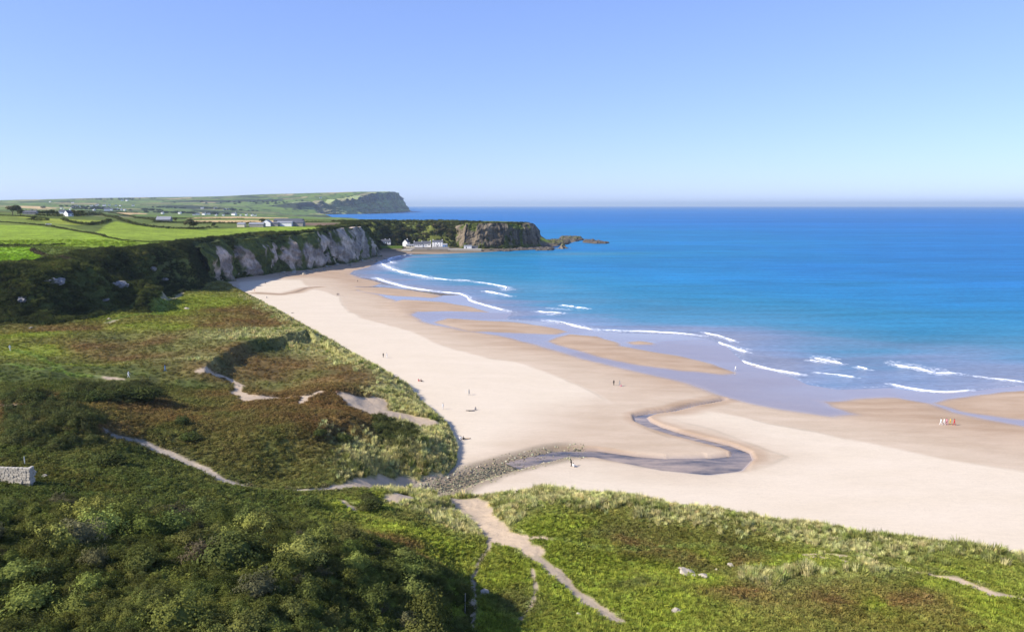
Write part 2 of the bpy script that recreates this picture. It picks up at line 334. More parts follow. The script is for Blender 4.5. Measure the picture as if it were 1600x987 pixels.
def cover_weights(x, y, r):
    names = 'gbdmo'; W = np.zeros(x.shape + (5,))
    jx = x + 5 * fbm(x, y, 16, 3, 41) + 2.0 * fbm(x, y, 5, 2, 45); jy = y + 5 * fbm(x, y, 16, 3, 42) + 2.0 * fbm(x, y, 5, 2, 46)
    for (p, k) in CP:
        W[..., names.index(k)] += 1.0 / (((jx - p[0]) ** 2 + (jy - p[1]) ** 2) / (r * r) * 6e3 + 1.5) ** 1.55
    return W / W.sum(-1, keepdims=True)

PATHS = [  # (photo polyline, width m, colour)
    ([(715,782),(730,790),(748,803),(770,824),(800,842),(830,860)], 1.7, SANDP), 
    ([(838,872),(860,888),(880,905),(915,935),(965,970)], .85, (.36,.29,.21)), ([(868,890),(880,905)], .6, (.36,.29,.21)),
    ([(762,838),(765,853),(750,875),(739,900),(741,932),(737,985)], 0.3, (.32,.26,.18)), ([(690,793),(715,797),(740,812),(762,836),(790,850)], 0.8, SANDP),
    ([(832,890),(838,920),(832,943),(812,968)], 0.28, (.32,.26,.18)), ([(800,836),(832,840),(860,842)], 0.5, SANDP),
    ([(860,842),(900,850),(960,858),(1030,857),(1070,853)], 0.45, (.16,.19,.045)), ([(1070,853),(1160,855),(1255,866)], 0.4, (.16,.19,.045)),
    ([(1255,866),(1325,869)], 0.35, SANDP), ([(1262,869),(1300,873),(1338,879),(1365,885),(1405,889)], 0.3, SANDP), ([(1405,889),(1450,896),(1490,904)], 0.45, SANDP), ([(1490,904),(1520,915),(1552,926),(1600,936)], 0.9, SANDP),
    ([(1330,870),(1370,871),(1420,877),(1480,898)], 0.45, (.17,.19,.05)),
    ([(222,690),(262,708),(285,718),(320,732),(345,748),(380,759),(430,764),(485,765),(520,762),(560,757)], 1.0, (.44,.36,.265)), ([(165,672),(180,682),(222,690)], .7, (.25,.22,.17)),
    ([(560,757),(600,756),(640,758),(680,765)], 1.9, SANDP), ([(532,782),(545,790),(552,794)], 0.7, SANDP),
    ([(312,580),(345,586),(362,594),(376,602),(372,614),(390,621),(430,621),(480,619)], 1.0, SANDP), ([(372,614),(392,624),(425,622)], 2.0, SANDP),
    ([(470,630),(478,620),(500,612)], 0.9, SANDP), ([(150,588),(190,592)], 0.8, SANDP), ([(11,568),(60,577),(110,584),(150,588)], 1.3, (.12,.17,.03)), ([(20,548),(60,556),(90,575),(110,584)], 1.2, (.12,.17,.03)),
    ([(165,505),(190,496),(235,492),(252,480),(256,466)], 1.6, (.12,.17,.03)), ([(255,466),(285,457)], 1.2, (.3,.26,.16)), ([(165,505),(180,500)], 1.0, (.3,.26,.16)), ([(11,632),(25,634)], 1.0, SANDP)]
SANDPATCH = [[(528,616),(560,618),(600,622),(612,632),(600,640),(640,648),(690,664),(672,670),(630,660),(580,648),(545,632)],
             [(600,775),(640,768),(650,778),(625,786),(605,785)], [(640,655),(655,650),(660,662),(648,666)], [(640,752),(700,742),(720,770),(690,780),(640,766)],
             [(700,780),(745,778),(766,784),(768,806),(786,822),(806,840),(832,861),(822,863),(788,848),(762,832),(735,803),(708,790)]]
GF, GF2, STUB, PLOUGH, MEAD = (.20,.28,.026), (.14,.19,.022), (.50,.36,.17), (.17,.115,.075), (.10,.13,.025)
FIELDS = [([(-80,350),(11,350),(60,353),(110,360),(150,366),(200,375),(290,376),(300,380),(200,388),(120,386),(60,384),(-80,383)], GF),
    ([(-80,387),(11,387),(48,387),(58,394),(74,401),(60,406),(11,412),(-80,416)], (.18,.30,.02)), ([(-80,330),(11,338),(40,338),(50,341),(170,345),(160,349),(120,352),(75,349),(60,345),(-80,347)], (.23,.27,.035)),
    ([(140,367),(165,352),(180,346),(215,352),(300,358),(440,354),(520,356),(440,361),(390,362),(350,371),(300,375),(210,377)], (.21,.28,.03)), ([(420,357),(520,356),(540,361),(500,362),(430,363)], GF), ([(-80,336),(11,337),(60,346),(110,354),(150,364),(110,360),(60,353),(-80,350)], (.15,.19,.03)),
    ([(220,352),(260,348),(300,350),(340,352),(300,357),(240,356)], (.14,.17,.04)), ([(290,346),(300,344.5),(440,343.5),(478,345),(470,347.5),(300,347.5)], STUB), ([(290,340.5),(450,339.8),(450,341),(290,341.8)], STUB), ([(290,342),(480,341.3),(480,343.2),(290,344.2)], (.12,.16,.03)),
    ([(475,348),(530,348),(530,352.5),(475,352.5)], PLOUGH), ([(530,346),(700,347.5),(700,350),(530,350)], (.13,.15,.035)), ([(33,322),(60,322.5),(90,326),(60,326.5),(33,325)], STUB), ([(180,333),(200,330.5),(232,334),(200,336)], STUB)]
def cover_colour(x, y, z):
    shp = x.shape; r = np.hypot(x, y)
    W = np.zeros(shp + (5,)); W[..., 4] = 1; m = r < 620; W[m] = cover_weights(x[m], y[m], np.maximum(r[m], 60.0))
    base = np.array([GRASS, BRACK, SCRUB, MARR, OLIVE]); col = W @ base
    fin = np.full(shp, 60.0); fin[m] = dist_line(x[m], y[m], FOOT)[0] * inside(x[m], y[m], FOOTPOLY)
    mrim = (1 - ss(6, 17, fin + 5 * fbm(x, y, 9, 3, 50))) * (1 - ss(380, 480, r))
    col = col + (np.array(MARR) - col) * (mrim * 0.8)[..., None]
    cd, _, ca = dist_line(x, y, CLIFF); up = cd * np.where(inside(x, y, PLATPOLY), 1, -1); w = np.interp(ca, CLW_ARC, CLW)
    slope = ss(-12, 8, up) * (1 - ss(2, 30, up - w + 14 * fbm(x, y, 30, 3, 51)))
    mix = fbm(x, y, 22, 4, 52)
    sc = np.array((.07,.085,.022)) + (np.array((.12,.135,.03)) - np.array((.07,.085,.022))) * ss(-0.1, 0.5, mix)[..., None]
    ptop = ss(0, 10, up - w)
    pc = np.array(MEAD) * (1 + 0.25 * mix[..., None])
    # patchwork of fields inland and far away
    ca_, sa_ = math.cos(0.5), math.sin(0.5); u = (x * ca_ + y * sa_) / 190.0; v = (-x * sa_ + y * ca_) / 120.0
    iu = np.floor(u); iv = np.floor(v); b1 = np.full(shp, 9.); b2 = np.full(shp, 9.); idr = np.zeros(shp)
    for a in (-1, 0, 1):
        for b in (-1, 0, 1):
            d = np.maximum(np.abs(u - (iu + a + .15 + .7 * _hash(iu + a, iv + b, 5))), np.abs(v - (iv + b + .15 + .7 * _hash(iu + a, iv + b, 6))))
            idr = np.where(d < b1, _hash(iu + a, iv + b, 7), idr); b2 = np.where(d < b1, b1, np.minimum(b2, d)); b1 = np.minimum(b1, d)
    pal = np.array([(.11,.165,.03),(.14,.20,.035),(.10,.14,.03),(.125,.19,.035),(.36,.28,.14),(.15,.16,.05),(.12,.175,.03),(.085,.115,.03),(.14,.20,.045),(.10,.15,.035)])
    fc = pal[np.minimum((idr * 10).astype(int), 9)]
    fc = fc + (np.array((.025,.035,.014)) - fc) * (1 - ss(.02, .07, b2 - b1))[..., None]
    wd = ss(0.30, 0.42, fbm(x, y, 420, 4, 60)); fc = fc + (np.array((.03,.04,.018)) - fc) * wd[..., None]
    farm = ss(820, 1000, y) * (x < 0)
    pc = pc + (fc - pc) * farm[..., None]
    pc = np.where(((y > 1000) & (x > -420) & (y < 1500))[..., None], np.array((.10,.13,.03)) * (1 + .3 * mix[..., None]), pc)
    for poly, c in FIELDS:
        wp = np.array([hit(px, py) for px, py in poly])
        k = ss(-1.5, 1.5, sdf(x, y, wp, 10)); pc = pc + (np.array(c) * (1 + 0.10 * fbm(x, y, 35, 4, 70)[..., None]) - pc) * k[..., None]
    col = col + (pc - col) * ptop[..., None]
    keep = slope * (1 - ss(0, 6, up - w) * ss(.2, .3, pc[..., 1]) )
    col = col + (sc - col) * np.where(ca > 0, keep, 0)[..., None]
    sandm = np.zeros(shp)
    for pts, wd_, c in PATHS:
        wl = hitline(pts); d = line_d(x, y, wl, 12) + 0.5 * wd_ * fbm(x, y, 2.2, 3, 80) + .25 * min(1, wd_) * fbm(x, y, 7, 2, 81)
        k = 1 - ss(wd_ * 0.7, wd_ * 1.25 + 0.06, d); col = col + (np.array(c) - col) * (k * (1 if c[0] > .2 else .8))[..., None]; sandm = np.maximum(sandm, k * (c[0] > .2))
    for poly in SANDPATCH:
        wl = hitline(poly); k = ss(-.6, .8, sdf(x, y, wl, 12) + 1.3 * fbm(x, y, 4, 3, 82)); col = col + (np.array(SANDP) - col) * k[..., None]; sandm = np.maximum(sandm, k)
    return col, sandm, W, mrim, slope
LCOL, LSAND, LW, LMR, LSL = (a.reshape(LX.shape + a.shape[1:]) for a in cover_colour(LX.ravel(), LY.ravel(), LZ.ravel()))
LZ = LZ - 0.10 * LSAND * (R1[:, None] < 500); GZ = np.maximum(LZ, BZ)

# ------------------------------------------------------------------ materials of the setting
def m_land():
    t = NT('turf'); p = t.pos(); c = t.attr('col').outputs['Color']; s = t.attr('sand').outputs['Fac']
    n1 = t.noise(0.9, 8, 0.68, p); n2 = t.noise(0.12, 5, 0.6, p); n3 = t.noise(0.02, 3, 0.5, p)
    v = t.math('MULTIPLY', t.math('MULTIPLY', t.ramp(n1, .3, .7, .45, 1.5), t.ramp(n2, .3, .7, .7, 1.3)), t.ramp(n3, .3, .7, .85, 1.15))
    v = t.math('ADD', t.math('MULTIPLY', v, t.math('SUBTRACT', 1.0, s)), t.math('MULTIPLY', t.ramp(n1, .3, .7, .88, 1.1), s))
    return t.surf(t.pbsdf(t.scale(c, v), 0.95, t.bump(n1, 0.6, 0.35), spec=0.1))
def m_sand():
    t = NT('sand'); p = t.pos(); w = t.attr('wet').outputs['Fac']; d = t.attr('damp').outputs['Fac']; k = t.attr('dark').outputs['Fac']
    mp = t.n('Mapping', {'Vector': p, 'Rotation': (0, 0, 0.55), 'Scale': (1.0, 3.2, 1.0)}).outputs[0]
    n1 = t.noise(0.045, 6, 0.6, mp); n2 = t.noise(2.2, 6, 0.7, p); n3 = t.noise(0.35, 5, 0.6, mp)
    dry = t.mix(n1, (.56,.47,.345), (.65,.555,.435)); dampc = t.mix(t.ramp(n1, .3, .7), (.34,.235,.15), (.47,.35,.245))
    c = t.mix(d, dry, dampc); c = t.mix(t.math('MULTIPLY', w, .8), c, (.25,.205,.19)); c = t.mix(k, c, (.13,.11,.075))
    c = t.scale(c, t.math('MULTIPLY', t.ramp(n2, .3, .7, .95, 1.05), t.ramp(n3, .3, .7, .965, 1.035)))
    n5 = t.noise(3.6, 4, .65, p); n6 = t.noise(.22, 5, .7, p); c = t.scale(c, t.ramp(t.math('MULTIPLY', t.ramp(n5, .56, .70), t.ramp(n6, .42, .62)), 0, 1, 1.0, .74))
    rough = t.ramp(w, 0.15, 0.75, 0.92, 0.07)
    b = t.bump(n2, t.ramp(w, 0, .6, .35, 0.0), 0.08)
    return t.surf(t.pbsdf(c, rough, b, spec=t.ramp(w, .1, .6, .15, .62), ior=1.36))
def m_sea():
    t = NT('sea_water'); p = t.pos(); d = t.attr('depth').outputs['Fac']; f = t.attr('foam').outputs['Fac']
    mp = t.n('Mapping', {'Vector': p, 'Rotation': (0, 0, -0.35), 'Scale': (1.0, 3.0, 1.0)}).outputs[0]
    mw = t.n('Mapping', {'Vector': p, 'Rotation': (0, 0, -0.12), 'Scale': (0.28, 1.5, 1.0)}).outputs[0]
    n1 = t.noise(0.28, 6, 0.62, mp); n2 = t.noise(0.016, 4, 0.6, mw); n3 = t.noise(0.0016, 4, 0.6, mw); n4 = t.noise(0.075, 5, 0.65, mw); fo = t.noise(0.55, 8, 0.72, p)
    dd = t.math('ADD', d, t.math('MULTIPLY', t.math('SUBTRACT', n2, .5), .32))
    c = t.n('ValToRGB', {0: dd}); e = c.color_ramp.elements
    e[0].position = 0.0; e[0].color = (.22,.22,.25,1); e[1].position = 1.0; e[1].color = (.010,.128,.355,1)
    for q, k in ((.05,(.16,.21,.29)), (.13,(.045,.19,.28)), (.26,(.022,.18,.30)), (.45,(.012,.16,.33)), (.7,(.010,.145,.36))):
        a = e.new(q); a.color = k + (1,)
    col = t.scale(c.outputs[0], t.math('MULTIPLY', t.ramp(n2, .3, .7, .85, 1.15), t.ramp(n3, .3, .7, .86, 1.14)))
    col = t.scale(col, t.math('MULTIPLY', t.ramp(n1, .3, .7, .74, 1.26), t.ramp(n4, .3, .7, .82, 1.2)))
    b = t.bump(n1, 0.75, 0.55)
    df = t.n('BsdfDiffuse', {0: col, 'Normal': b}).outputs[0]; gl = t.n('BsdfGlossy', {0: (1, 1, 1, 1), 'Roughness': .22, 'Normal': b}).outputs[0]
    water = t.n('MixShader', {0: t.ramp(d, 0.0, 0.3, 0.34, 0.11), 1: df, 2: gl}).outputs[0]
    foam = t.pbsdf((.82,.84,.86), .8)
    fac = t.math('MULTIPLY', t.ramp(t.math('ADD', f, t.math('MULTIPLY', t.math('SUBTRACT', fo, .5), 1.5)), .55, .95), t.ramp(f, .05, .25), clamp=True)
    mx = t.n('MixShader', {0: fac, 1: water, 2: foam})
    return t.surf(mx.outputs[0])
M_LAND, M_SAND, M_SEA = m_land(), m_sand(), m_sea()

# ------------------------------------------------------------------ ground, hills, beach, sea
nr, nt = LX.shape; V = np.stack([LX, LY, LZ], -1).reshape(-1, 3)
split = int(np.argmin(abs(R1 - 1300)))
F = grid_faces(nr, nt); zf = V[F][:, :, 2].max(1); bf = BZ.ravel()[F].max(1)
keepf = (zf > bf - 1.0) & (zf > -1.0)
row = F[:, 0] // nt
for name, m in (('ground', row < split - 1), ('hills', row >= split - 1)):
    v, f, c = compact(V, F[keepf & m], {'col': rgba(LCOL).reshape(-1, 4), 'sand': LSAND.ravel()})
    put(bpy.data.objects.new(name, mesh_np(name, v, f, [M_LAND], True, c)), kind='structure')

RB = np.geomspace(78, 1250, 560); BX, BY = polar(-24, 50, 800, RB); bx, by = BX.ravel(), BY.ravel(); bz = beach_z(bx, by)
dsh = shore_sd(bx, by); jn = fbm(bx, by, 30, 4, 90); jf = fbm(bx, by, 8, 3, 91)
wet = ss(-2.5, 5, sdf(bx, by, WET, 80) + 3.0 * jn + 1.0 * jf)
for b in BARS: wet = np.minimum(wet, 1 - ss(-3.0, 2.5, sdf(bx, by, b, 30) + 2.0 * jn + 1.0 * jf))
wet = np.maximum(wet, (1 - ss(1.0, 6.0, dsh + 2 * jn)) * (1 - .8 * ss(-75, -115, bx) * ss(560, 640, by)))
dry = np.maximum(ss(-1.8, 1.2, sdf(bx, by, DRY_A, 90) + 3 * jn + .8 * jf), ss(-1.4, 1.2, sdf(bx, by, DRY_B, 90) + 2.0 * jn + .6 * jf))
damp = (1 - dry) * (.52 + .48 * ss(3, 40, -np.maximum(sdf(bx, by, DRY_A, 90), sdf(bx, by, DRY_B, 90)) + 5 * jn))
damp = np.maximum(damp, 0.62 * ss(-12, 14, sdf(bx, by, DAMP_S, 60) + 6 * jn))
damp = np.maximum(damp, wet); sdm, _, sar = dist_line(bx, by, STREAM)
damp = np.maximum(damp, 0.95 * (1 - ss(2.5, 9, sdm + 2 * jn)) * ss(0, 4, sar))
farstr = line_d(bx, by, PL([(400,459),(440,461),(462,457),(480,450),(500,448)], 2.0), 20); damp = np.maximum(damp, 1 - ss(1, 9, farstr + 3 * jn)); dark = .75 * (1 - ss(.3, 1.6, farstr))
mid = line_d(bx, by, PL([(560,449),(580,449),(600,448)], .8), 20); wet = np.maximum(wet, .9 * (1 - ss(1, 4, mid)))
dA = np.abs(sdf(bx, by, DRY_A, 90) + 3 * jn + .8 * jf); dB = np.abs(sdf(bx, by, DRY_B, 90) + 2 * jn + .6 * jf); dark = np.maximum(dark, .20 * (1 - ss(.2, 1.0, np.minimum(dA, dB))) * ss(-.1, .3, fbm(bx, by, 18, 3, 93)))
shelf = ss(880, 940, by) * (bx > -170); dark = np.maximum(dark, .9 * shelf); wet = wet * (1 - shelf)
stw = np.interp(sar, dist_line(STREAM[:,0], STREAM[:,1], STREAM)[2], STREAM_W)
cob = (1 - ss(4.5, 7.5, sdm + 1.5 * jf)) * (1 - ss(A4 - 2, A4 + 8, sar)); dark = np.maximum(dark, .55 * cob)
wet = np.maximum(wet, .75 * (1 - ss(stw * .8, stw * 1.2 + .8, sdm)) * ss(A4 - 6, A4 + 8, sar))
k = (bz > -3.9)
f = grid_faces(*BX.shape, keep=k)
v, f, c = compact(np.stack([bx, by, bz], -1), f, {'wet': wet, 'damp': damp, 'dark': dark})
put(bpy.data.objects.new('beach', mesh_np('beach', v, f, [M_SAND], True, c)), kind='structure')

WAVES = [  # photo polyline, width m, crest m, label
    ([(650,396.5),(628,399),(612,402.5),(606,406),(614,411)], 4.3, .5, 'short curling white wave closest to the white village houses'),
    ([(592,408),(600,414),(615,421),(640,427.5),(660,431),(676,435)], 5.6, .6, 'long white wave curving below the cliff at the far beach corner'),
    ([(676,434),(700,436.5),(722,438.5)], 2.5, .3, 'faint thin foam line trailing right of the long curving wave'),
    ([(714,436.5),(735,438.5)], 3.1, .4, 'row of small white whitecaps far out in the bay'),
    ([(742,440),(765,443),(792,448),(790,453)], 3.1, .4, 'ragged white wave above the short bright breaker'),
    ([(757,454.5),(775,457.5),(797,462.5)], 2.6, .7, 'short bright breaker below the ragged wave in mid bay'),
    ([(586,433.5),(605,440),(630,447),(655,451.5),(680,454.5)], 3.7, .5, 'thick white wave running onto the far tan sand bars'),
    ([(680,455),(718,458),(728,462),(736,470),(760,477),(797,486.5)], 2.5, .4, 'kinked white wave edge bending toward the second sand bar'),
    ([(877,476.5),(897,479)], 2.2, .7, 'left of two short bright breakers lying end to end'),
    ([(901,480),(918,481.5)], 2.1, .7, 'right of two short bright breakers lying end to end'),
    ([(839,486),(856,488),(880,488.5),(862,491)], 2.1, .6, 'splashing white wave patch below the two end to end breakers'),
    ([(855,500),(880,504),(905,510),(930,515.5)], 3.1, .5, 'broad foaming wave left of the big sand bar'),
    ([(930,514),(970,516.5),(1010,517),(1060,520),(1098,524)], 2.2, .4, 'long foaming wave line above the big sand bar'),
    ([(1100,519),(1125,525),(1150,533.5)], 1.6, .5, 'upper of two slanting white waves right of the sand bar'),
    ([(1122,534),(1145,543),(1168,549.5)], 1.7, .5, 'lower of two slanting white waves right of the sand bar'),
    ([(1160,563),(1178,570),(1212,578),(1255,584.5)], 1.6, .4, 'white wave beside the lone wading person'),
    ([(1264,562),(1278,564.5),(1292,566)], 1.4, .5, 'small bright breaker at the left of the right hand surf'),
    ([(1272,558.5),(1295,563),(1316,567.5)], 1.4, .4, 'thin broken wave just behind a small bright breaker'),
    ([(1337,572.5),(1356,576)], 1.4, .6, 'tiny isolated breaker midway across the right hand surf'),
    ([(1395,569),(1430,575),(1464,583),(1500,583)], 1.7, .6, 'large breaking wave with spray near the right edge'),
    ([(1518,586),(1548,590.5),(1600,596)], 1.1, .3, 'thin white wave running out at the right edge'),
    ([(1390,598.5),(1415,604.5),(1440,609),(1480,612),(1520,608.5)], 1.2, .3, 'curved white wave edge above the right hand wet sand'),
    ([(1270,581),(1300,584),(1340,589)], 0.7, .25, 'low broken foam line between the surf and wet sand')]
RS = np.concatenate([np.geomspace(165, 1400, 620), np.geomspace(1400, 40000, 170)[1:]]); SX, SY = polar(-46, 50, 820, RS); sx, sy = SX.ravel(), SY.ravel()
sd = -shore_sd(sx, sy); shal = np.interp(np.clip(sd, 0, 2000), [0, 15, 45, 110, 220, 420, 1200], [0, .05, .13, .28, .45, .68, 1.0])
shal = np.maximum(shal, .55 * ss(820, 1000, sy)); shal = np.clip(shal + .09 * fbm(sx, sy, 90, 3, 95) * ss(10, 60, sd), 0, 1)
foam = .5 * (1 - ss(0, 7, np.abs(sd - 2 + 4 * fbm(sx, sy, 25, 3, 96)))) * (sy < 900)
for pts, w, h, lb in WAVES:
    d = line_d(sx, sy, PL(pts, .2), 40); foam = np.maximum(foam, .66 * (1 - ss(w * .3, w * 4.0, d)))
for pts, w in (([(1400,566),(1450,574),(1470,578)], 9), ([(860,481),(885,483)], 8), ([(1280,556),(1305,560)], 6), ([(780,446),(800,452)], 8), ([(1140,540),(1165,545)], 6)):
    foam = np.maximum(foam, .6 * (1 - ss(w * .3, w, line_d(sx, sy, PL(pts, .2), 40))))
sw = np.sin(sd / 11.0 + 3 * fbm(sx, sy, 120, 3, 97)) * .16 * ss(15, 50, sd) * (1 - ss(250, 500, sd)) * (.4 + .6 * ss(-.2, .3, fbm(sx, sy, 60, 3, 98)))
sz = sw + .10 * fbm(sx, sy, 14, 3, 99) * ss(10, 60, sd) * (1 - ss(700, 1400, np.hypot(sx, sy)))
f = grid_faces(*SX.shape, keep=(sd > -14) | (sy > 990)); v, f, c = compact(np.stack([sx, sy, sz], -1), f, {'depth': shal, 'foam': foam})
put(bpy.data.objects.new('sea', mesh_np('sea', v, f, [M_SEA], True, c)), kind='structure')
# the stream across the sand
def ribbon(pts, w, step=1.0):
    pts = np.asarray(pts, float); L = np.r_[0, np.cumsum(np.hypot(*np.diff(pts[:, :2], axis=0).T))]
    n = max(4, int(L[-1] / step)); s = np.linspace(0, L[-1], n)
    c = np.stack([np.interp(s, L, pts[:, k]) for k in range(3)], 1)
    for _ in range(int(4 / step) + 2): c[1:-1] = (c[:-2] + 2 * c[1:-1] + c[2:]) / 4
    t = np.gradient(c[:, :2], axis=0); t /= np.linalg.norm(t, axis=1)[:, None] + 1e-9
    return s, c, np.stack([-t[:, 1], t[:, 0]], 1), np.interp(s, L, w) if np.ndim(w) else np.full(n, w)
s, c, nrm, w = ribbon(STREAM, STREAM_W, .8)
off = np.linspace(-1, 1, 7); sv = []
zb = beach_z(c[:, 0], c[:, 1]); zb = np.minimum.accumulate(zb) + 0.14
for o in off:
    ww = w * (1.25 + .25 * fbm(s, s * 0 + o * 3, 7, 3, 101)); q = c[:, :2] + nrm * (o * ww)[:, None]; sv.append(np.column_stack([q, zb]))
sv = np.stack(sv, 1).reshape(-1, 3); kp = np.repeat((s > A4 - 14) & (zb > -.4), 7)
t = NT('stream_water'); p = t.pos(); mp = t.n('Mapping', {'Vector': p, 'Rotation': (0, 0, .2), 'Scale': (.5, 1.6, 1)}).outputs[0]
nz = t.noise(.2, 6, .65, mp); M_STREAM = t.surf(t.pbsdf(t.mix(t.ramp(nz, .35, .65), (.07,.062,.058), (.36,.27,.19)), t.ramp(nz, .4, .7, .05, .16), t.bump(t.noise(1.6, 3, .5, p), .12, .06), spec=.6, ior=1.34))
f = grid_faces(len(s), 7); f = f[kp[f].all(1)]
v, f, cc = compact(sv, f, {}); put(bpy.data.objects.new('stream', mesh_np('stream', v, f[:, ::-1], [M_STREAM], True)), kind='structure')

# ------------------------------------------------------------------ cliffs
def m_cliff(name, rough=.95):
    t = NT(name); p = t.pos(); c = t.attr('col').outputs['Color']
    mp = t.n('Mapping', {'Vector': p, 'Scale': (1, 1, .6)}).outputs[0]
    n1 = t.noise(.55, 8, .7, mp); n2 = t.noise(.12, 5, .6, mp)
    v = t.math('MULTIPLY', t.ramp(n1, .3, .7, .6, 1.3), t.ramp(n2, .3, .7, .78, 1.2))
    return t.surf(t.pbsdf(t.scale(c, v), rough, t.bump(n1, .8, .8), spec=.15))
M_ROCK = m_cliff('weathered_rock')
def cliff(name, base, step, nv, top_off, amp, colour, profile, seed, zb=None, relief=(9., 30.), z0c=None):
    s, c, nrm, _ = ribbon(base, 1.0, step); nu = len(s); vv = np.r_[np.linspace(0, 1, nv), 1.0, 1.0]
    inx, iny = c[:, 0] + nrm[:, 0] * top_off, c[:, 1] + nrm[:, 1] * top_off
    ztop = np.maximum(ground(inx, iny), 3) + 1.2 * fbm(s, s * 0, 14, 3, seed + 40); ztop = z0c(s / s[-1], ztop) if z0c else ztop; z0 = c[:, 2] - 2.5 if zb is None else zb
    S, Vv = np.meshgrid(s, vv, indexing='ij'); Z = z0[:, None] + (ztop - z0)[:, None] * Vv
    cx = S * 1.0
    big = fbm(cx, Z * .3, relief[1], 3, seed); mid = fbm(cx, Z * .85, relief[0], 4, seed + 3); fine = fbm(cx, Z * 1.2, 3.0, 3, seed + 6)
    ledge = fbm(cx * .3, Z, 7, 3, seed + 9)
    out = -profile(Vv) + amp * (big + .55 * (1 - 2 * np.abs(mid)) + .16 * fine + .38 * ledge)
    out[:, nv] = -top_off; out[:, nv + 1] = -top_off - 6; Z[:, nv] = ztop + .1; Z[:, nv + 1] = ztop - 1.0
    X = c[:, 0][:, None] - nrm[:, 0][:, None] * out; Y = c[:, 1][:, None] - nrm[:, 1][:, None] * out
    col = colour(S, Z, Vv, mid, big, s)
    v = np.stack([X, Y, Z], -1).reshape(-1, 3)
    put(bpy.data.objects.new(name, mesh_np(name, v, grid_faces(nu, nv + 2)[:, ::-1], [M_ROCK], False, {'col': rgba(col).reshape(-1, 4)})), kind='structure')
    return X, Y, Z, col
def lime_col(S, Z, Vv, mid, big, s):
    L = S / s[-1]
    a = np.array((.60,.47,.36)); b = np.array((.30,.245,.20)); n = ss(-.3, .4, fbm(S, Z * .9, 7, 4, 201))
    col = b + (a - b) * n[..., None]
    stain = ss(.15, .4, fbm(S, Z * .12, 4, 3, 205)) * .55; col = col * (1 - stain[..., None] * .6)
    vg = ss(0.0, .14, fbm(S, Z * .7, 16, 4, 210) + .95 * (Vv - (.70 + .45 * ss(.40, .75, L))) + .05)
    vg = np.maximum(vg, ss(.20, .32, fbm(S, Z * .6, 18, 3, 212))); vg = np.maximum(vg, 1 - ss(.02, .10, L + .04 * mid)); vg = np.maximum(vg, 1 - ss(.02, .16, Vv + .1 * mid))
    g = np.array((.06,.075,.02)) + np.array((.045,.05,.006)) * ss(-.2, .4, fbm(S, Z, 8, 3, 215))[..., None]
    return col + (g - col) * vg[..., None]
LB = CLIFF[8:15].copy(); LB[:, 2] = 3
LBX = cliff('cliff', LB, .9, 34, 15.0, 6.0, lime_col, lambda v: 1.0 + 4.5 * v + 5 * ss(.7, 1, v), 220, relief=(11., 27.), z0c=lambda L, z: z - 1.5 - (z - 9) * .75 * ss(.88, 1.0, L))
def bas_col(S, Z, Vv, mid, big, s):
    a = np.array((.20,.16,.11)); b = np.array((.06,.052,.042)); n = ss(-.25, .35, fbm(S, Z * .1, 5, 4, 231) + .4 * mid)
    col = b + (a - b) * n[..., None]
    vg = np.maximum(ss(.0, .2, fbm(S, Z * .5, 14, 4, 233) + 1.6 * (Vv - .93)), 1 - ss(.06, .22, Vv + .15 * mid))
    vg = np.maximum(vg, ss(.28, .4, fbm(S, Z * .25, 9, 3, 236)))
    g = np.array((.07,.085,.02)) + np.array((.035,.05,.003)) * ss(-.2, .4, fbm(S, Z, 8, 3, 237))[..., None]
    return col + (g - col) * vg[..., None]
BB = np.vstack([[Q(704,1022,0)], CLIFF[18:21], [Q(826,1015,0), Q(840,1045,0)]]); BB[:, 2] = 3
cliff('cliff', BB, .9, 32, 14.0, 7.0, bas_col, lambda v: 1.0 + 6.0 * v + 2.5 * ss(.8, 1, v), 240, relief=(17., 42.))
# grassy nose of the headland
def nose_col(S, Z, Vv, mid, big, s):
    g = np.array((.10,.14,.025)) + np.array((.05,.06,.0)) * ss(-.3, .4, mid)[..., None]; r = np.array((.16,.13,.10))
    k = np.maximum(1 - ss(.1, .3, Vv + .2 * mid), ss(.2, .4, fbm(S, Z, 10, 3, 250)) * .6); return g + (r - g) * k[..., None]
NB = np.array([Q(838,1035,0), Q(852,1060,0), Q(866,1095,0), Q(868,1150,0), Q(845,1200,0)]); NB[:, 2] = 3
cliff('headland', NB, 1.2, 24, 34.0, 2.0, nose_col, lambda v: 30 * v ** 1.0, 252)
def far_col(S, Z, Vv, mid, big, s):
    rk = np.array((.10,.095,.09)); g = np.array((.25,.30,.12)); br = np.array((.15,.115,.08))
    n = fbm(S, Z * 2, 160, 4, 260); band = np.maximum(ss(.55, .68, Vv + .07 * mid) * (1 - ss(.93, .98, Vv)), .6 * ss(.12, .2, Vv) * (1 - ss(.26, .34, Vv)))
    c = g + (br - g) * ss(-.1, .3, n)[..., None] * .7; k = band * ss(-.55, .1, fbm(S, Z * .2, 60, 4, 262)); k = np.maximum(k, 1 - ss(.03, .09, Vv))
    return c + (rk - c) * k[..., None]
FB = COAST[11:18].copy(); FB[0] = Q(470,4700,0); FB[:, 2] = 0; FB[-1] = Q(636,7300,0)
cliff('far_headland', FB, 14.0, 30, 135.0, 55.0, far_col, lambda v: np.interp(v, [0, .08, .55, .62, 1], [0, 10, 78, 86, 98]), 264, relief=(180., 700.))

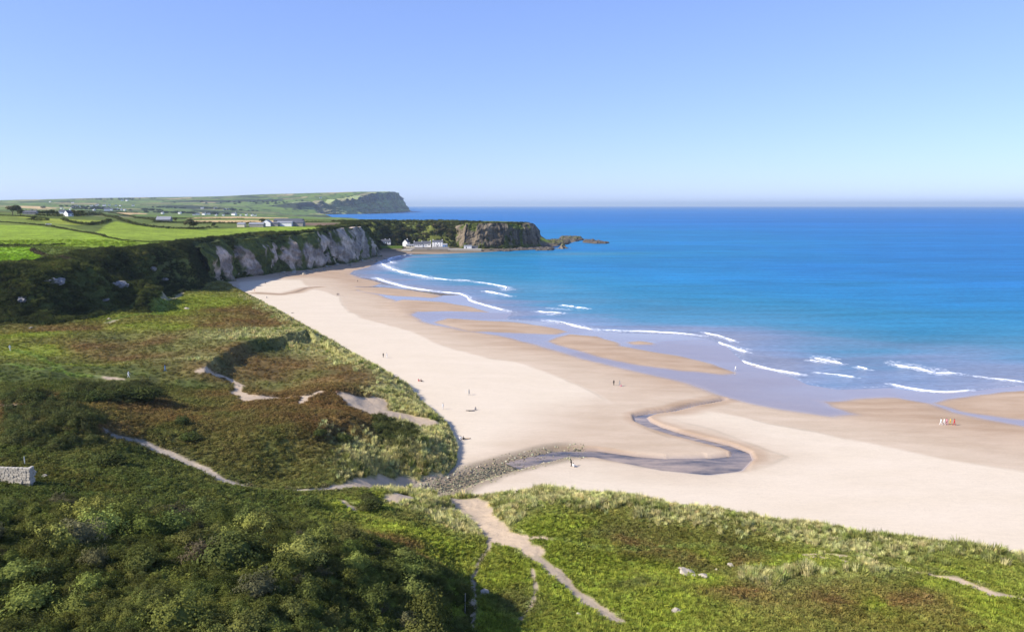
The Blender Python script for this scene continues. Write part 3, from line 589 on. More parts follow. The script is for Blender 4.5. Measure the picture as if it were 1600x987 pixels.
def rock_patch(name, poly, h, seed, step=1.2, col=(.105,.09,.075), label=None, cat=None, z0=-1.2, kind=None, grp=None):
    poly = np.asarray(poly)[:, :2]; x0, y0 = poly.min(0) - 4; x1, y1 = poly.max(0) + 4
    X, Y = np.meshgrid(np.arange(x0, x1, step), np.arange(y0, y1, step)); x, y = X.ravel(), Y.ravel()
    d = sdf(x, y, poly, 30); n = fbm(x, y, 13, 4, seed); n2 = fbm(x, y, 4, 3, seed + 5)
    z = z0 + h * ss(-1, max(4, h * .9), d + 3 * n) * (.55 + .6 * np.abs(n) + .3 * n2) + (h * .12 + .5) * np.round((n + n2) * 2) / 2
    z = np.where(d < -5, -3, z)
    f = np.stack([a.ravel() for a in (lambda i: (i[:-1, :-1], i[:-1, 1:], i[1:, 1:], i[1:, :-1]))(np.arange(x.size).reshape(X.shape))], 1)
    f = f[(z[f] > -.9).any(1)]
    cc = np.array(col) * (1 + .3 * n2[:, None]); wet = 1 - ss(.1, .9, z); cc = cc * (1 - .45 * wet[:, None])
    gy = ss(2.2, 5.5, z + 2 * n)[:, None] * .75; cc = cc + (np.array((.10,.115,.03)) - cc) * gy * (h > 5)
    v, f, c = compact(np.stack([x, y, z], -1), f, {'col': rgba(cc)})
    return put(bpy.data.objects.new(name, mesh_np(name, v, f, [M_ROCK], False, c)), label, cat, grp, kind)
rock_patch('rock_shelf', PL([(620,391.5),(650,392),(700,393),(750,391),(790,392),(840,389),(868,386),(855,382),(800,385.5),(740,387.5),(650,389)], 1), 3.2, 301, kind='structure')
rock_patch('rock_islet', np.array([Q(850,1090,0), Q(872,1075,0), Q(890,1120,0), Q(893,1200,0), Q(870,1260,0), Q(850,1200,0)]), 5.6, 305, label='broad grass topped rock at the foot of the headland nose', cat='rock')
rock_patch('rock_islet', PL([(872,372),(885,370.5),(905,371),(914,375),(900,377.5),(880,377)], 0), 5.2, 306, label='dark craggy islet just beyond the headland tip', cat='rock')
rock_patch('rock_islet', PL([(908,376),(930,376.8),(955,379.5),(950,381),(925,380.5),(910,379)], 0), 4.6, 307, label='low flat outermost skerry pointing right out to sea', cat='rock')
rock_patch('rock_islet', PL([(838,389),(868,388.4),(862,391.5),(835,392)], 0), 3.4, 308, label='low wet reef below the headland, left of the sea stack', cat='rock')
rock_patch('sea_stack', PL([(871,385.5),(884,385),(889,387.5),(882,389.3),(870,388.6)], 0), 13.0, 309, step=.9, col=(.20,.165,.12), label='squat pale brown sea stack standing in the water off the headland', cat='sea stack')

# ------------------------------------------------------------------ foliage prototypes
def m_leaf(name, kind, rough_col=(1, 1, 1)):
    t = NT(name); c = t.attr('tint', kind).outputs['Color']; p = t.pos()
    n = t.noise(1.3, 4, .6, p); col = t.scale(c, t.ramp(n, .3, .7, .6, 1.4))
    a = t.n('BsdfDiffuse', {0: col}).outputs[0]; b = t.n('BsdfTranslucent', {0: t.scale(col, 1.0)}).outputs[0]
    return t.surf(t.n('MixShader', {0: .22, 1: a, 2: b}).outputs[0])
M_LEAFI, M_LEAFG = m_leaf('leaves', 'INSTANCER'), m_leaf('foliage', 'GEOMETRY')
def leaves(n, rad, size, g, shape=lambda d: 1.0, zmin=-.15, up=.3, asp=1.4):
    """n leaf quads over a lumpy dome"""
    d = g.normal(size=(n * 2, 3)); d /= np.linalg.norm(d, axis=1)[:, None]; d = d[d[:, 2] > zmin][:n]
    lump = 1 + .28 * np.sin(d[:, 0] * 5 + g.random() * 6) * np.sin(d[:, 1] * 5 + g.random() * 6) + .18 * np.sin(d[:, 2] * 9 + d[:, 0] * 7)
    rr = lump * (0.62 + .42 * g.random(len(d)) ** .5)
    c = d * rr[:, None] * np.array(rad)
    nn = d + g.normal(size=d.shape) * .55 + np.array((0, 0, up)); nn /= np.linalg.norm(nn, axis=1)[:, None]
    a = np.cross(nn, g.normal(size=d.shape)); a /= np.linalg.norm(a, axis=1)[:, None]; b = np.cross(nn, a)
    s = (size * (.6 + .8 * g.random(len(d))))[:, None]
    v = np.stack([c - a * s, c + b * s * asp * .5, c + a * s, c - b * s * asp * .5], 1).reshape(-1, 3)
    return v, np.arange(len(v)).reshape(-1, 4)
def core(rad, g, k=.72):
    bm = bmesh.new(); bmesh.ops.create_icosphere(bm, subdivisions=2, radius=1)
    v = np.array([q.co[:] for q in bm.verts]); f = np.array([[q.index for q in p.verts] for p in bm.faces]); bm.free()
    v = v * (k * (1 + .25 * np.sin(v[:, :1] * 5 + g.random() * 6) * np.sin(v[:, 1:2] * 4 + 1))) * np.array(rad)
    v[:, 2] = np.maximum(v[:, 2], -.2 * rad[2]); return v, np.column_stack([f, f[:, 2]])
def tri_mesh(name, parts, mat, smooth=False):
    vs, fs, o = [], [], 0
    for v, f in parts: vs.append(v); fs += [tuple(dict.fromkeys(q)) for q in (f + o).tolist()]; o += len(v)
    return mesh_py(name, np.vstack(vs), fs, [mat], smooth)
def blades(n, h, spread, w, g, droop=.5):
    vs, fs = [], []
    for i in range(n):
        a = g.random() * 6.28; r = g.random() ** .5 * spread; hh = h * (.5 + .6 * g.random()); l = (.25 + .6 * g.random()) * droop
        ux, uy = math.cos(a), math.sin(a); b = np.array((ux * r, uy * r, -.1)); ln = np.array((ux + .45, uy - .1, 0)) * l * hh
        p = [b, b + ln * .35 + (0, 0, hh * .6), b + ln + (0, 0, hh * .95)]; s = np.array((-uy, ux, 0)) * w
        k = len(vs); vs += [p[0] - s, p[0] + s, p[1] + s * .8, p[1] - s * .8, p[2]]; fs += [(k, k + 1, k + 2, k + 3), (k + 3, k + 2, k + 4)]
    return vs, fs
g_ = np.random.default_rng(3)
def protos(name, meshes):
    c = bpy.data.collections.new(name)
    for i, m in enumerate(meshes): c.objects.link(bpy.data.objects.new('%s_%02d' % (name, i), m))
    return c
PR_BUSH = protos('bush_kind', [tri_mesh('bush_leaves', [core((1, 1, .8), g_), leaves(1900, (1, 1, .85), .052, g_)], M_LEAFI) for _ in range(6)])
PR_BRACK = protos('bracken_kind', [tri_mesh('bracken_leaves', [leaves(70, (.75, .75, .55), .17, g_, up=.8, asp=.9)], M_LEAFI) for _ in range(5)])
PR_GRASS = protos('grass_kind', [mesh_py('grass_blades', *blades(26, .5, .55, .045, g_, .8), [M_LEAFI]) for _ in range(4)])
PR_MARR = protos('marram_kind', [mesh_py('marram_blades', *blades(60, 1.0, .42, .03, g_, .55), [M_LEAFI]) for _ in range(5)])
def m_stone():
    t = NT('stone'); c = t.attr('tint', 'INSTANCER').outputs['Color']; n = t.noise(3, 5, .6, t.pos())
    return t.surf(t.pbsdf(t.scale(c, t.ramp(n, .3, .7, .7, 1.3)), .8, spec=.25))
M_STONEI = m_stone()
def stone_mesh(g, mat, name='stone_lump', sub=1):
    bm = bmesh.new(); bmesh.ops.create_icosphere(bm, subdivisions=sub, radius=1)
    for v in bm.verts: v.co *= .75 + .5 * g.random(); v.co.z *= .65
    me = bpy.data.meshes.new(name); bm.to_mesh(me); bm.free(); me.materials.append(mat); return me
PR_STONE = protos('stone_kind', [stone_mesh(g_, M_STONEI) for _ in range(5)])
def scatter(name, label, cat, pts, rot, scl, tint, col, kind='stuff'):
    n = len(pts); me = bpy.data.meshes.new(name); me.vertices.add(n); me.vertices.foreach_set('co', np.asarray(pts, np.float32).ravel())
    for nm, ty, a, key in (('rot', 'FLOAT_VECTOR', rot, 'vector'), ('scl', 'FLOAT_VECTOR', scl, 'vector'), ('tint', 'FLOAT_COLOR', rgba(tint), 'color')):
        me.attributes.new(nm, ty, 'POINT').data.foreach_set(key, np.asarray(a, np.float32).ravel())
    me.attributes.new('pick', 'INT', 'POINT').data.foreach_set('value', rng.integers(0, 60, n).astype(np.int32))
    o = put(bpy.data.objects.new(name, me), label, cat, None, kind)
    ng = bpy.data.node_groups.new(name, 'GeometryNodeTree'); ng.interface.new_socket('Geometry', in_out='INPUT', socket_type='NodeSocketGeometry'); ng.interface.new_socket('Geometry', in_out='OUTPUT', socket_type='NodeSocketGeometry')
    N = ng.nodes.new; L = ng.links.new; gi = N('NodeGroupInput'); go = N('NodeGroupOutput'); ip = N('GeometryNodeInstanceOnPoints'); ci = N('GeometryNodeCollectionInfo')
    ci.inputs['Collection'].default_value = col; ci.inputs['Separate Children'].default_value = True; ci.inputs['Reset Children'].default_value = True
    def at(nm, ty): a = N('GeometryNodeInputNamedAttribute'); a.data_type = ty; a.inputs['Name'].default_value = nm; return a.outputs['Attribute']
    er = N('FunctionNodeEulerToRotation'); L(at('rot', 'FLOAT_VECTOR'), er.inputs[0])
    L(gi.outputs[0], ip.inputs['Points']); L(ci.outputs[0], ip.inputs['Instance']); ip.inputs['Pick Instance'].default_value = True
    L(at('pick', 'INT'), ip.inputs['Instance Index']); L(er.outputs[0], ip.inputs['Rotation']); L(at('scl', 'FLOAT_VECTOR'), ip.inputs['Scale']); L(ip.outputs[0], go.inputs[0])
    o.modifiers.new('scatter', 'NODES').node_group = ng
    return o
def rnd_pts(n, r0, r1, t0=-42, t1=42):
    r = np.sqrt(rng.random(n) * (r1 * r1 - r0 * r0) + r0 * r0); t = np.radians(t0 + rng.random(n) * (t1 - t0)); return r * np.sin(t), r * np.cos(t)
def rots(n, tilt=.15): return np.stack([rng.normal(0, tilt, n), rng.normal(0, tilt, n), rng.random(n) * 6.28], 1)
def sc3(s, var=.2, zs=1.0):
    s = np.asarray(s)[:, None]; return s * (1 + rng.uniform(-var, var, (len(s), 3))) * np.array((1, 1, zs))
def vary(c, n, a=.25):
    c = np.broadcast_to(np.asarray(c, float), (n, 3)); return c * (1 + rng.uniform(-a, a, (n, 1))) * (1 + rng.uniform(-.08, .08, (n, 3)))
def onland(x, y): return (sample(LZ, x, y) > sample(BZ, x, y) + .12) & (sample(LSAND, x, y) < .25)

THICK = hitline([(-150,800),(11,792),(120,785),(240,792),(330,800),(420,812),(500,826),(560,840),(620,858),(665,880),(705,905),(738,950),(742,990)]); THICK = np.vstack([THICK, [(-6, 30, 0), (-120, 30, 0)]])
SCRUBS = [hitline(q) for q in ([(11,640),(60,628),(110,632),(150,650),(165,672),(150,690),(100,700),(40,705),(11,690)], [(100,622),(130,605),(180,602),(225,600),(250,612),(240,628),(180,630),(120,632)],
          [(11,620),(60,614),(80,622),(60,632),(11,632)], [(590,640),(640,668),(655,690),(625,715),(600,700),(575,675)], [(560,780),(575,775),(590,782),(585,795),(565,798)])]
def cloud(n, r0, r1, f, **kw):
    x, y = rnd_pts(n, r0, r1, **kw); m = onland(x, y); x, y = x[m], y[m]; m = f(x, y); return x[m], y[m]
# dense thicket on the near hillside
x, y = cloud(26000, 36, 190, lambda x, y: sdf(x, y, THICK, 20) > -.3); k = rng.random(len(x)) < .62; x, y = x[k], y[k]
s = .60 + .45 * rng.random(len(x)); 
gx, gy = np.meshgrid(np.arange(-130, 10, 3.9), np.arange(32, 150, 3.9)); gx = gx.ravel() + rng.uniform(-1.7, 1.7, gx.size); gy = gy.ravel() + rng.uniform(-1.7, 1.7, gy.size)
k = (sdf(gx, gy, THICK, 20) > 3.2) & (np.abs(np.degrees(np.arctan2(gx, gy))) < 42) & (rng.random(gx.size) < .8); nb = k.sum()
x, y, s = np.r_[x, gx[k]], np.r_[y, gy[k]], np.r_[s, 1.05 + 1.05 * rng.random(nb) ** 1.6]; big = np.r_[np.zeros(len(s) - nb), np.ones(nb)]; hue = fbm(x, y, 9, 3, 401) + rng.normal(0, .35 + .2 * big, len(x))
tint = np.array((.098,.112,.03)) + np.array((.09,.09,.02)) * ss(-.2, .9, hue)[:, None]; tint = np.where((hue < -.82)[:, None], (.13,.12,.06), tint)
scatter('thicket', 'dense dark green thicket covering the hillside in the near left corner', 'thicket', np.stack([x, y, ground(x, y) + .15 * s + .3 * big], 1), rots(len(x)), sc3(s, .22, .95) * (1 + big * .12)[:, None], vary(tint, len(x), .3) * (.8 + .35 * big)[:, None], PR_BUSH)
# scrub patches farther up the dunes
x, y = cloud(60000, 90, 330, lambda x, y: np.max([sdf(x, y, q, 15) for q in SCRUBS], 0) > 0); k = rng.random(len(x)) < .5; x, y = x[k], y[k]
s = .7 + .9 * rng.random(len(x)); scatter('scrub', 'dark low scrub in patches among the dunes', 'scrub', np.stack([x, y, ground(x, y) + .1], 1), rots(len(x)), sc3(s), vary((.085,.095,.032), len(x), .35), PR_BUSH)
# bracken and heath
def bw(x, y):
    W = sample(LW, x, y); p = W[:, 1] * .95 + W[:, 2] * .6 + W[:, 4] * .45 + W[:, 0] * .10
    return (rng.random(len(x)) < p * (1 - .8 * sample(LMR, x, y)) + .5 * (sdf(x, y, THICK, 20) > 0)) & (sample(LSL, x, y) < .5)
x1, y1 = cloud(90000, 60, 200, bw); x2, y2 = cloud(90000, 200, 520, bw); x, y = np.r_[x1, x2], np.r_[y1, y2]
r = np.hypot(x, y); s = (.50 + .4 * rng.random(len(x))) * (1 + .5 * ss(200, 420, r))
c = sample(LCOL, x, y); hue = fbm(x, y, 6, 3, 405); c = c * (1.25 + .35 * hue[:, None]) + np.array((.022,.004,0)) * ss(.2, .6, fbm(x, y, 14, 3, 406))[:, None]
scatter('bracken', 'brown and olive bracken spread over the dune slopes', 'bracken', np.stack([x, y, ground(x, y) + .05], 1), rots(len(x)), sc3(s, .25, .8), vary(c, len(x), .35), PR_BRACK)
# grass
def gw(x, y):
    W = sample(LW, x, y); return (rng.random(len(x)) < (W[:, 0] + W[:, 4] * .5 + .15) * (1 - .85 * sample(LMR, x, y))) & (sdf(x, y, THICK, 20) < 0) & (sample(LSL, x, y) < .5)
x1, y1 = cloud(150000, 60, 200, gw); x2, y2 = cloud(60000, 200, 420, gw); x, y = np.r_[x1, x2], np.r_[y1, y2]
c = sample(LCOL, x, y) * (1.55 + .35 * fbm(x, y, 5, 3, 407)[:, None]); s = (.6 + .5 * rng.random(len(x))) * (1 + .6 * ss(180, 400, np.hypot(x, y)))
scatter('grass', 'short bright green grass on the dune flats', 'grass', np.stack([x, y, ground(x, y)], 1), rots(len(x), .1), sc3(s, .2, .8), vary(c, len(x), .3), PR_GRASS)
# marram on the dune rims
def mw(x, y): return (rng.random(len(x)) < np.clip(sample(LMR, x, y) + ss(.28, .6, sample(LW, x, y)[:, 3]), 0, 1) * .9) & (sdf(x, y, THICK, 20) < 0)
x1, y1 = cloud(90000, 60, 200, mw); x2, y2 = cloud(60000, 200, 460, mw); x, y = np.r_[x1, x2], np.r_[y1, y2]
c = np.where((fbm(x, y, 5, 3, 409) + rng.normal(0, .3, len(x)) > -.25)[:, None], (.52,.49,.21), (.26,.28,.08)); s = .6 + .65 * rng.random(len(x)) ** 2 + .55 * ss(0, .5, fbm(x, y, 7, 3, 410))
scatter('marram_grass', 'pale tufted marram grass along the dune rims', 'grass', np.stack([x, y, ground(x, y)], 1), rots(len(x), .15), sc3(s), vary(c, len(x), .3), PR_MARR)
# scrub on the shaded slope and along the cliff top
def sw_(x, y):
    q = fbm(x, y, 20, 4, 415); return (sample(LSL, x, y) > .45) & (rng.random(len(x)) < .35 + .75 * ss(-.3, .3, q)) & (sample(LCOL, x, y)[:, 1] < .14)
x1, y1 = cloud(90000, 200, 620, sw_, t0=-43, t1=-12); x2, y2 = cloud(60000, 600, 1080, sw_, t0=-26, t1=4); x, y = np.r_[x1, x2], np.r_[y1, y2]
s = (.8 + 1.1 * rng.random(len(x)) ** 2) * (1 + .4 * ss(500, 900, np.hypot(x, y))); hue = fbm(x, y, 16, 3, 416)
tint = np.array((.045,.056,.018)) + np.array((.06,.062,.012)) * ss(-.2, .6, hue)[:, None]
scatter('slope_scrub', 'dark gorse and bramble scrub cloaking the shaded slope and cliff top', 'scrub', np.stack([x, y, ground(x, y) + .1], 1), rots(len(x)), sc3(s, .25, .85), vary(tint, len(x), .35), PR_BUSH)
# cobbles of the stream bed
s_, c_, n_, w_ = ribbon(STREAM, STREAM_W, .5); L_ = s_ < A4 + 6; i = rng.integers(0, L_.sum(), 9000); o = rng.normal(0, 2.1, 9000).clip(-5.5, 5.5)
x = c_[i, 0] + n_[i, 0] * o + rng.normal(0, .3, 9000); y = c_[i, 1] + n_[i, 1] * o + rng.normal(0, .3, 9000); s = .07 + .25 * rng.random(9000) ** 5
pal = np.array([(.09,.085,.065),(.19,.17,.105),(.30,.27,.16),(.065,.068,.052),(.40,.36,.25)]); edge = np.abs(o) > 2.6
c = pal[np.where(edge, rng.choice([1, 2, 4, 2], 9000), rng.choice([0, 3, 1, 3, 0, 2], 9000))]
scatter('cobbles', 'mottled dark and yellowish cobbles along the stream bed', 'cobbles', np.stack([x, y, ground(x, y) - .01], 1), rots(9000, .4), sc3(s, .3, .8), vary(c, 9000, .3), PR_STONE)

# ------------------------------------------------------------------ breaking waves
t = NT('surf_foam'); p = t.pos(); nz = t.noise(.9, 8, .75, p); e_ = t.attr('edge').outputs['Fac']
fo = t.pbsdf((.88,.9,.92), .7); tr = t.n('BsdfTransparent').outputs[0]
M_FOAM = t.surf(t.n('MixShader', {0: t.ramp(t.math('SUBTRACT', t.math('ADD', nz, .55), e_), .34, .62), 1: tr, 2: fo}).outputs[0])
for pts, w, h, lb in WAVES:
    s, c, nrm, ww = ribbon(PL(pts, .15), w, .7); n = len(s); off = np.array((-1, -.62, -.25, 0, .22, .5, .8, 1.15)); k = len(off)
    prof = np.array((-.05, .35, .85, 1, .8, .45, .25, -.05)); tp = ss(0, .12, s / s[-1]) * (1 - ss(.88, 1, s / s[-1]))
    X = []
    for o, q in zip(off, prof):
        wi = ww * .44 * (.35 + .65 * tp) * (.3 + 1.25 * ss(-.45, .5, fbm(s, s * 0 + 50, 16, 3, int(w * 11)))) * (.8 + .6 * fbm(s, s * 0 + 7 * o, 6, 4, int(w * 31 + h * 77)))
        X.append(np.column_stack([c[:, :2] + nrm * (o * wi)[:, None], .12 + h * .8 * q * (.25 + .75 * tp) * (.75 + .6 * fbm(s, s * 0 + 3, 5, 3, 9)) + (q < 0) * -.25]))
    v = np.stack(X, 1).reshape(-1, 3); ed = np.tile(np.abs(off) ** 1.6 * .62, n) + np.repeat((1 - tp) * .35, k) + .42 * np.repeat(ss(-.05, .55, fbm(s, s * 0, 11, 3, int(s[-1]))), k)
    put(bpy.data.objects.new('breaking_wave', mesh_np('wave_crest', v, grid_faces(n, k)[:, ::-1], [M_FOAM], True, {'edge': ed})), lb, 'wave', 'breaking waves in the bay')

# ------------------------------------------------------------------ trees and hedges
def joined(name, proto_list, locs, rz, sc, tint, mat):
    vs, fs, cs, o = [], [], [], 0
    for i in range(len(locs)):
        pv, pf = proto_list[i % len(proto_list)]; a = rz[i]; c, s = math.cos(a), math.sin(a)
        v = pv * sc[i]; v = np.column_stack([v[:, 0] * c - v[:, 1] * s, v[:, 0] * s + v[:, 1] * c, v[:, 2]]) + locs[i]
        vs.append(v); fs.append(pf + o); o += len(v); cs.append(np.broadcast_to(tint[i], (len(v), 3)))
    return mesh_np(name, np.vstack(vs), np.vstack(fs), [mat], False, {'tint': rgba(np.vstack(cs))})
CL = [leaves(46, (1, 1, .85), .30, g_) for _ in range(4)]
def hedge(pts, h, lb, col=(.075,.085,.03), step=1.4, gap=.0):
    c = hitline(pts); s, c, nrm, _ = ribbon(c, 1, step); n = len(s)
    if gap: k = (fbm(s, s * 0, 18, 3, 7) > -gap); s, c, nrm, n = s[k], c[k], nrm[k], k.sum()
    o = rng.normal(0, .4, n); c = c.copy(); c[:, :2] += nrm * o[:, None]; c[:, 2] = ground(c[:, 0], c[:, 1]) + h * .3
    hh = h * (.6 + .5 * rng.random(n) + .35 * fbm(s, s * 0, 14, 3, 11)); sc = np.stack([np.full(n, max(1.1, step * .9)), np.full(n, max(1.1, step * .9)), hh * .75], 1)
    base = c[n // 2].copy(); me = joined('hedge', CL, c - base, rng.random(n) * 6.28, sc, vary(col, n, .3), M_LEAFG)
    o = bpy.data.objects.new('hedge', me); o.location = base; put(o, lb, 'hedge', 'field hedges on the plateau')
hedge([(-20,347),(11,348),(40,350),(75,353.5),(110,359.5),(140,364.5),(165,370)], 1.1, 'long low hedge along the top edge of the largest bright green field')
hedge([(165,370),(190,376),(230,378),(280,377),(325,372)], .7, 'thin low bank continuing the long hedge right toward the cliff')
hedge([(-20,337),(11,337.5),(35,338.5),(50,339.5),(75,342)], 1.3, 'dark hedge below the trees at the far left')
hedge([(98,344),(105,346.5),(120,350),(140,352.5),(158,349.5),(173,345.5)], 2.6, 'bushy hedge sagging in a curve round a pale field')
hedge([(140,334),(165,338),(190,345),(210,351),(235,355),(262,357.5)], 2.4, 'thick dark hedge running down from the houses beside the bright field', step=2.0)
hedge([(262,357.5),(280,358),(305,358.5),(335,356),(350,355)], 2.0, 'clumped hedge below the grey roofed farmhouse', step=2.0, gap=.1)
hedge([(-20,384.5),(11,384.5),(40,385),(75,384),(100,383)], 1.4, 'straight hedge above the small lowest green field')
hedge([(50,391),(62,398),(85,405),(110,409)], 1.6, 'brownish hedge curving round the corner of the lowest field', (.075,.06,.035))
hedge([(215,341),(260,341.5),(320,342),(380,342)], 1.6, 'faint dark hedge line between distant pale strips', step=3.0)
hedge([(300,349),(340,349.5),(380,350),(410,350)], 2.6, 'dark hedge left of the long farm sheds', step=2.4)
hedge([(478,347.5),(520,347.5),(545,347)], 2.0, 'dark hedge right of the long farm sheds', step=2.4)
hedge([(45,344),(60,345),(75,345)], 2.2, 'short clump of bushes in the upper left field')
hedge([(170,333),(200,337),(225,342),(243,345)], 1.8, 'hedge slanting down left of the grey roofed farmhouse', step=2.2)
hedge([(620,347.5),(650,348.5),(690,349)], 1.4, 'low scrubby hedge along the headland skyline above the wood', step=2.2)

hedge([(34,334.5),(60,334.5),(90,335)], 4.5, 'tall dark tree belt behind the long low house at the far left', step=2.0)
hedge([(58,338),(78,338.3),(98,339)], 3.0, 'dark belt between the long low house and the white gabled house', step=2.0)
hedge([(112,338),(135,337),(160,336)], 4.0, 'dark tree belt right of the white gabled house', step=2.4)
hedge([(125,331),(165,331.5),(215,333)], 3.5, 'long dark belt below the far white village', step=3.0)
hedge([(240,347.5),(275,348.5),(310,349)], 2.2, 'rough dark hedge in front of the grey roofed farmhouse', step=2.0)
M_BARK = plain('bark', (.10,.075,.05)); 
def make_tree(seed, R, H, col):
    g = np.random.default_rng(seed); k = 11; P_ = []
    for i in range(k):
        a = i * 2.4 + g.random(); rr = R * (.15 + .62 * math.sqrt(i / k)); P_.append((math.cos(a) * rr, math.sin(a) * rr, H * (.56 + .34 * g.random() - .18 * rr / R)))
    P_ = np.array(P_); pr = [leaves(90, (1, 1, .85), .22, g) for _ in range(3)]
    cme = joined('crown', pr, P_, g.random(k) * 6, np.repeat((R * (.36 + .2 * g.random(k)))[:, None], 3, 1), vary(col, k, .35), M_LEAFG)
    vs, fs = [], []
    def limb(a, b, r0, r1):
        a, b = np.array(a, float), np.array(b, float); d = b - a; u = np.cross(d, (.3, .9, .1)); u /= np.linalg.norm(u); w = np.cross(d, u); w /= np.linalg.norm(w); o = len(vs)
        for c, r in ((a, r0), (b, r1)):
            for j in range(6): vs.append(c + (u * math.cos(j * 1.047) + w * math.sin(j * 1.047)) * r)
        for j in range(6): fs.append((o + j, o + (j + 1) % 6, o + 6 + (j + 1) % 6, o + 6 + j))
    limb((0, 0, -.6), (.1, 0, H * .35), R * .09, R * .06)
    for q in P_[::3]: limb((.1, 0, H * .33), q, R * .05, R * .015)
    return cme, mesh_py('trunk', vs, fs, [M_BARK])
TREES = [make_tree(600 + i, R, H, c) for i, (R, H, c) in enumerate([(4.6,9,(.095,.095,.042)), (3.8,8,(.07,.082,.028)), (5.2,9.5,(.115,.105,.05)), (3.4,7,(.085,.105,.03))])]
def tree(kind, loc, sc, lb, grp):
    e = put(bpy.data.objects.new('tree', None), lb, 'tree', grp); e.location = loc; e.rotation_euler = (0, 0, rng.random() * 6.28); e.scale = (sc, sc, sc * (.9 + .2 * rng.random()))
    put(bpy.data.objects.new('crown', TREES[kind][0]), parent=e); put(bpy.data.objects.new('trunk', TREES[kind][1]), parent=e)
tree(2, hit(616,376), 1.0, 'round topped olive tree standing forward of the wood above the village', 'trees of the wood')
n = 0
while n < 54:
    px = rng.uniform(566, 712); y = rng.uniform(1003, 1085); q = Q(px, y, 25); z = float(ground(np.array([q[0]]), np.array([q[1]]))[0])
    if z < 6 or z > 28: continue
    tree(int(rng.integers(0, 4)), (q[0], q[1], z - .3), rng.uniform(.65, 1.0), 'tree in the brown green wood on the slope behind the village', 'trees of the wood'); n += 1
for px, py, k, sc, lb in [(20,336,2,.9,'leftmost bushy tree beside the far left houses'), (28,335,0,1.0,'taller dark tree just right of the leftmost tree'), (32,338,1,.7,'small dark tree under the taller far left tree'), (82,337,1,.7,'small tree between the long low house and the white gable'), (116,337,0,.8,'dark tree right of the white gabled house'),
        (126,338,1,.8,'second dark tree right of the white gabled house'), (257,346,3,.7,'slim tree standing behind the grey roofed farmhouse'), (274,347,1,.6,'small dark tree at the right end of the grey roofed farmhouse'), (297,358,2,.9,'brownish tree in the hedge below the farmhouse'), (303,358,0,.7,'dark tree beside the brownish hedge tree'),
        (334,356,1,.5,'small bush like tree in the hedge left of the farm'), (411,352,1,.9,'dark tree at the left end of the farm sheds'), (53,345,1,.6,'lone bush like tree in the upper left field'), (603,385,3,.5,'small garden tree between the first cottage and the white gable')]:
    tree(k, hit(px, py), sc, lb, 'trees on the plateau')
BUSHM = []
for i in range(3):
    g = np.random.default_rng(70 + i); k = 7; P_ = np.column_stack([g.normal(0, .42, (k, 2)), .35 + .3 * g.random(k)])
    BUSHM.append((joined('foliage', [leaves(330, (1, 1, .85), .085, g) for _ in range(3)], P_, g.random(k) * 6, np.repeat((.62 + .25 * g.random(k))[:, None], 3, 1), vary((.075,.09,.028), k, .25), M_LEAFG), mesh_py('stem', [(-.08,-.08,-.4),(.08,-.08,-.4),(.08,.08,-.4),(-.08,.08,-.4),(-.04,-.04,.7),(.04,-.04,.7),(.04,.04,.7),(-.04,.04,.7)], [(0,1,5,4),(1,2,6,5),(2,3,7,6),(3,0,4,7),(4,5,6,7)], [M_BARK])))
for px, py, s, lb in [(232,626,2.6,'largest round dark bush at the right end of the dune bush row'), (205,624,2.2,'second bush from the right in the dune bush row'), (178,624,2.0,'middle bush of the dune bush row'), (150,627,2.2,'second bush from the left in the dune bush row'), (122,628,2.0,'leftmost bush of the dune bush row'), (55,630,2.0,'dark bush at the left edge left of the dune bush row'),
        (500,682,1.3,'small round bush on the brown dune mound'), (537,690,1.5,'larger round bush lower on the brown dune mound'), (300,688,1.6,'dark bush beside the start of the grey path'), (286,664,1.5,'dark bush uphill of the grey path start'), (175,728,2.0,'round bush between the ruin and the grey path'), (583,794,1.6,'dark bush in the gully left of the sandy gap'), (486,796,1.4,'lone bush on the grass above the thicket edge')]:
    e = put(bpy.data.objects.new('bush', None), lb, 'bush', 'dark bushes among the dunes'); e.location = hit(px, py); e.scale = (s, s, s * .85); e.rotation_euler = (0, 0, px)
    for nm, m in zip(('foliage', 'stem'), BUSHM[px % 3]): put(bpy.data.objects.new(nm, m), parent=e)
# far clumps of trees: too far to tell apart
locs = []
for px, py, n, sp in [(125,324,12,40), (140,324,14,40), (130,327,16,50), (155,327,10,40), (180,312,16,120), (190,311,14,120), (205,311,8,120), (231,328,6,15), (240,329,6,15), (258,325,8,30), (270,325,6,30), (262,333,8,25), (275,333,6,25), (340,326,8,60), (350,327.5,10,60), (365,328,8,60), (285,333,6,25), (345,335,6,30), (325,334,6,30), (400,317,16,160), (390,316,14,160), (430,318,14,160), (110,323,6,40), (170,328,8,40)]:
    c = hit(px, py)
    for _ in range(n): locs.append((c[0] + rng.normal(0, sp), c[1] + rng.normal(0, sp * .5)))
locs = np.array(locs); z = ground(locs[:, 0], locs[:, 1]); n = len(locs); sc = (4.5 + 3 * rng.random(n))[:, None] * np.array((1.3, 1.3, .9))
scatter('far_trees', 'far clumps of dark trees among the hill fields', 'trees', np.column_stack([locs, z + 1.5]), rots(n), sc, vary((.03,.042,.02), n), PR_BUSH)

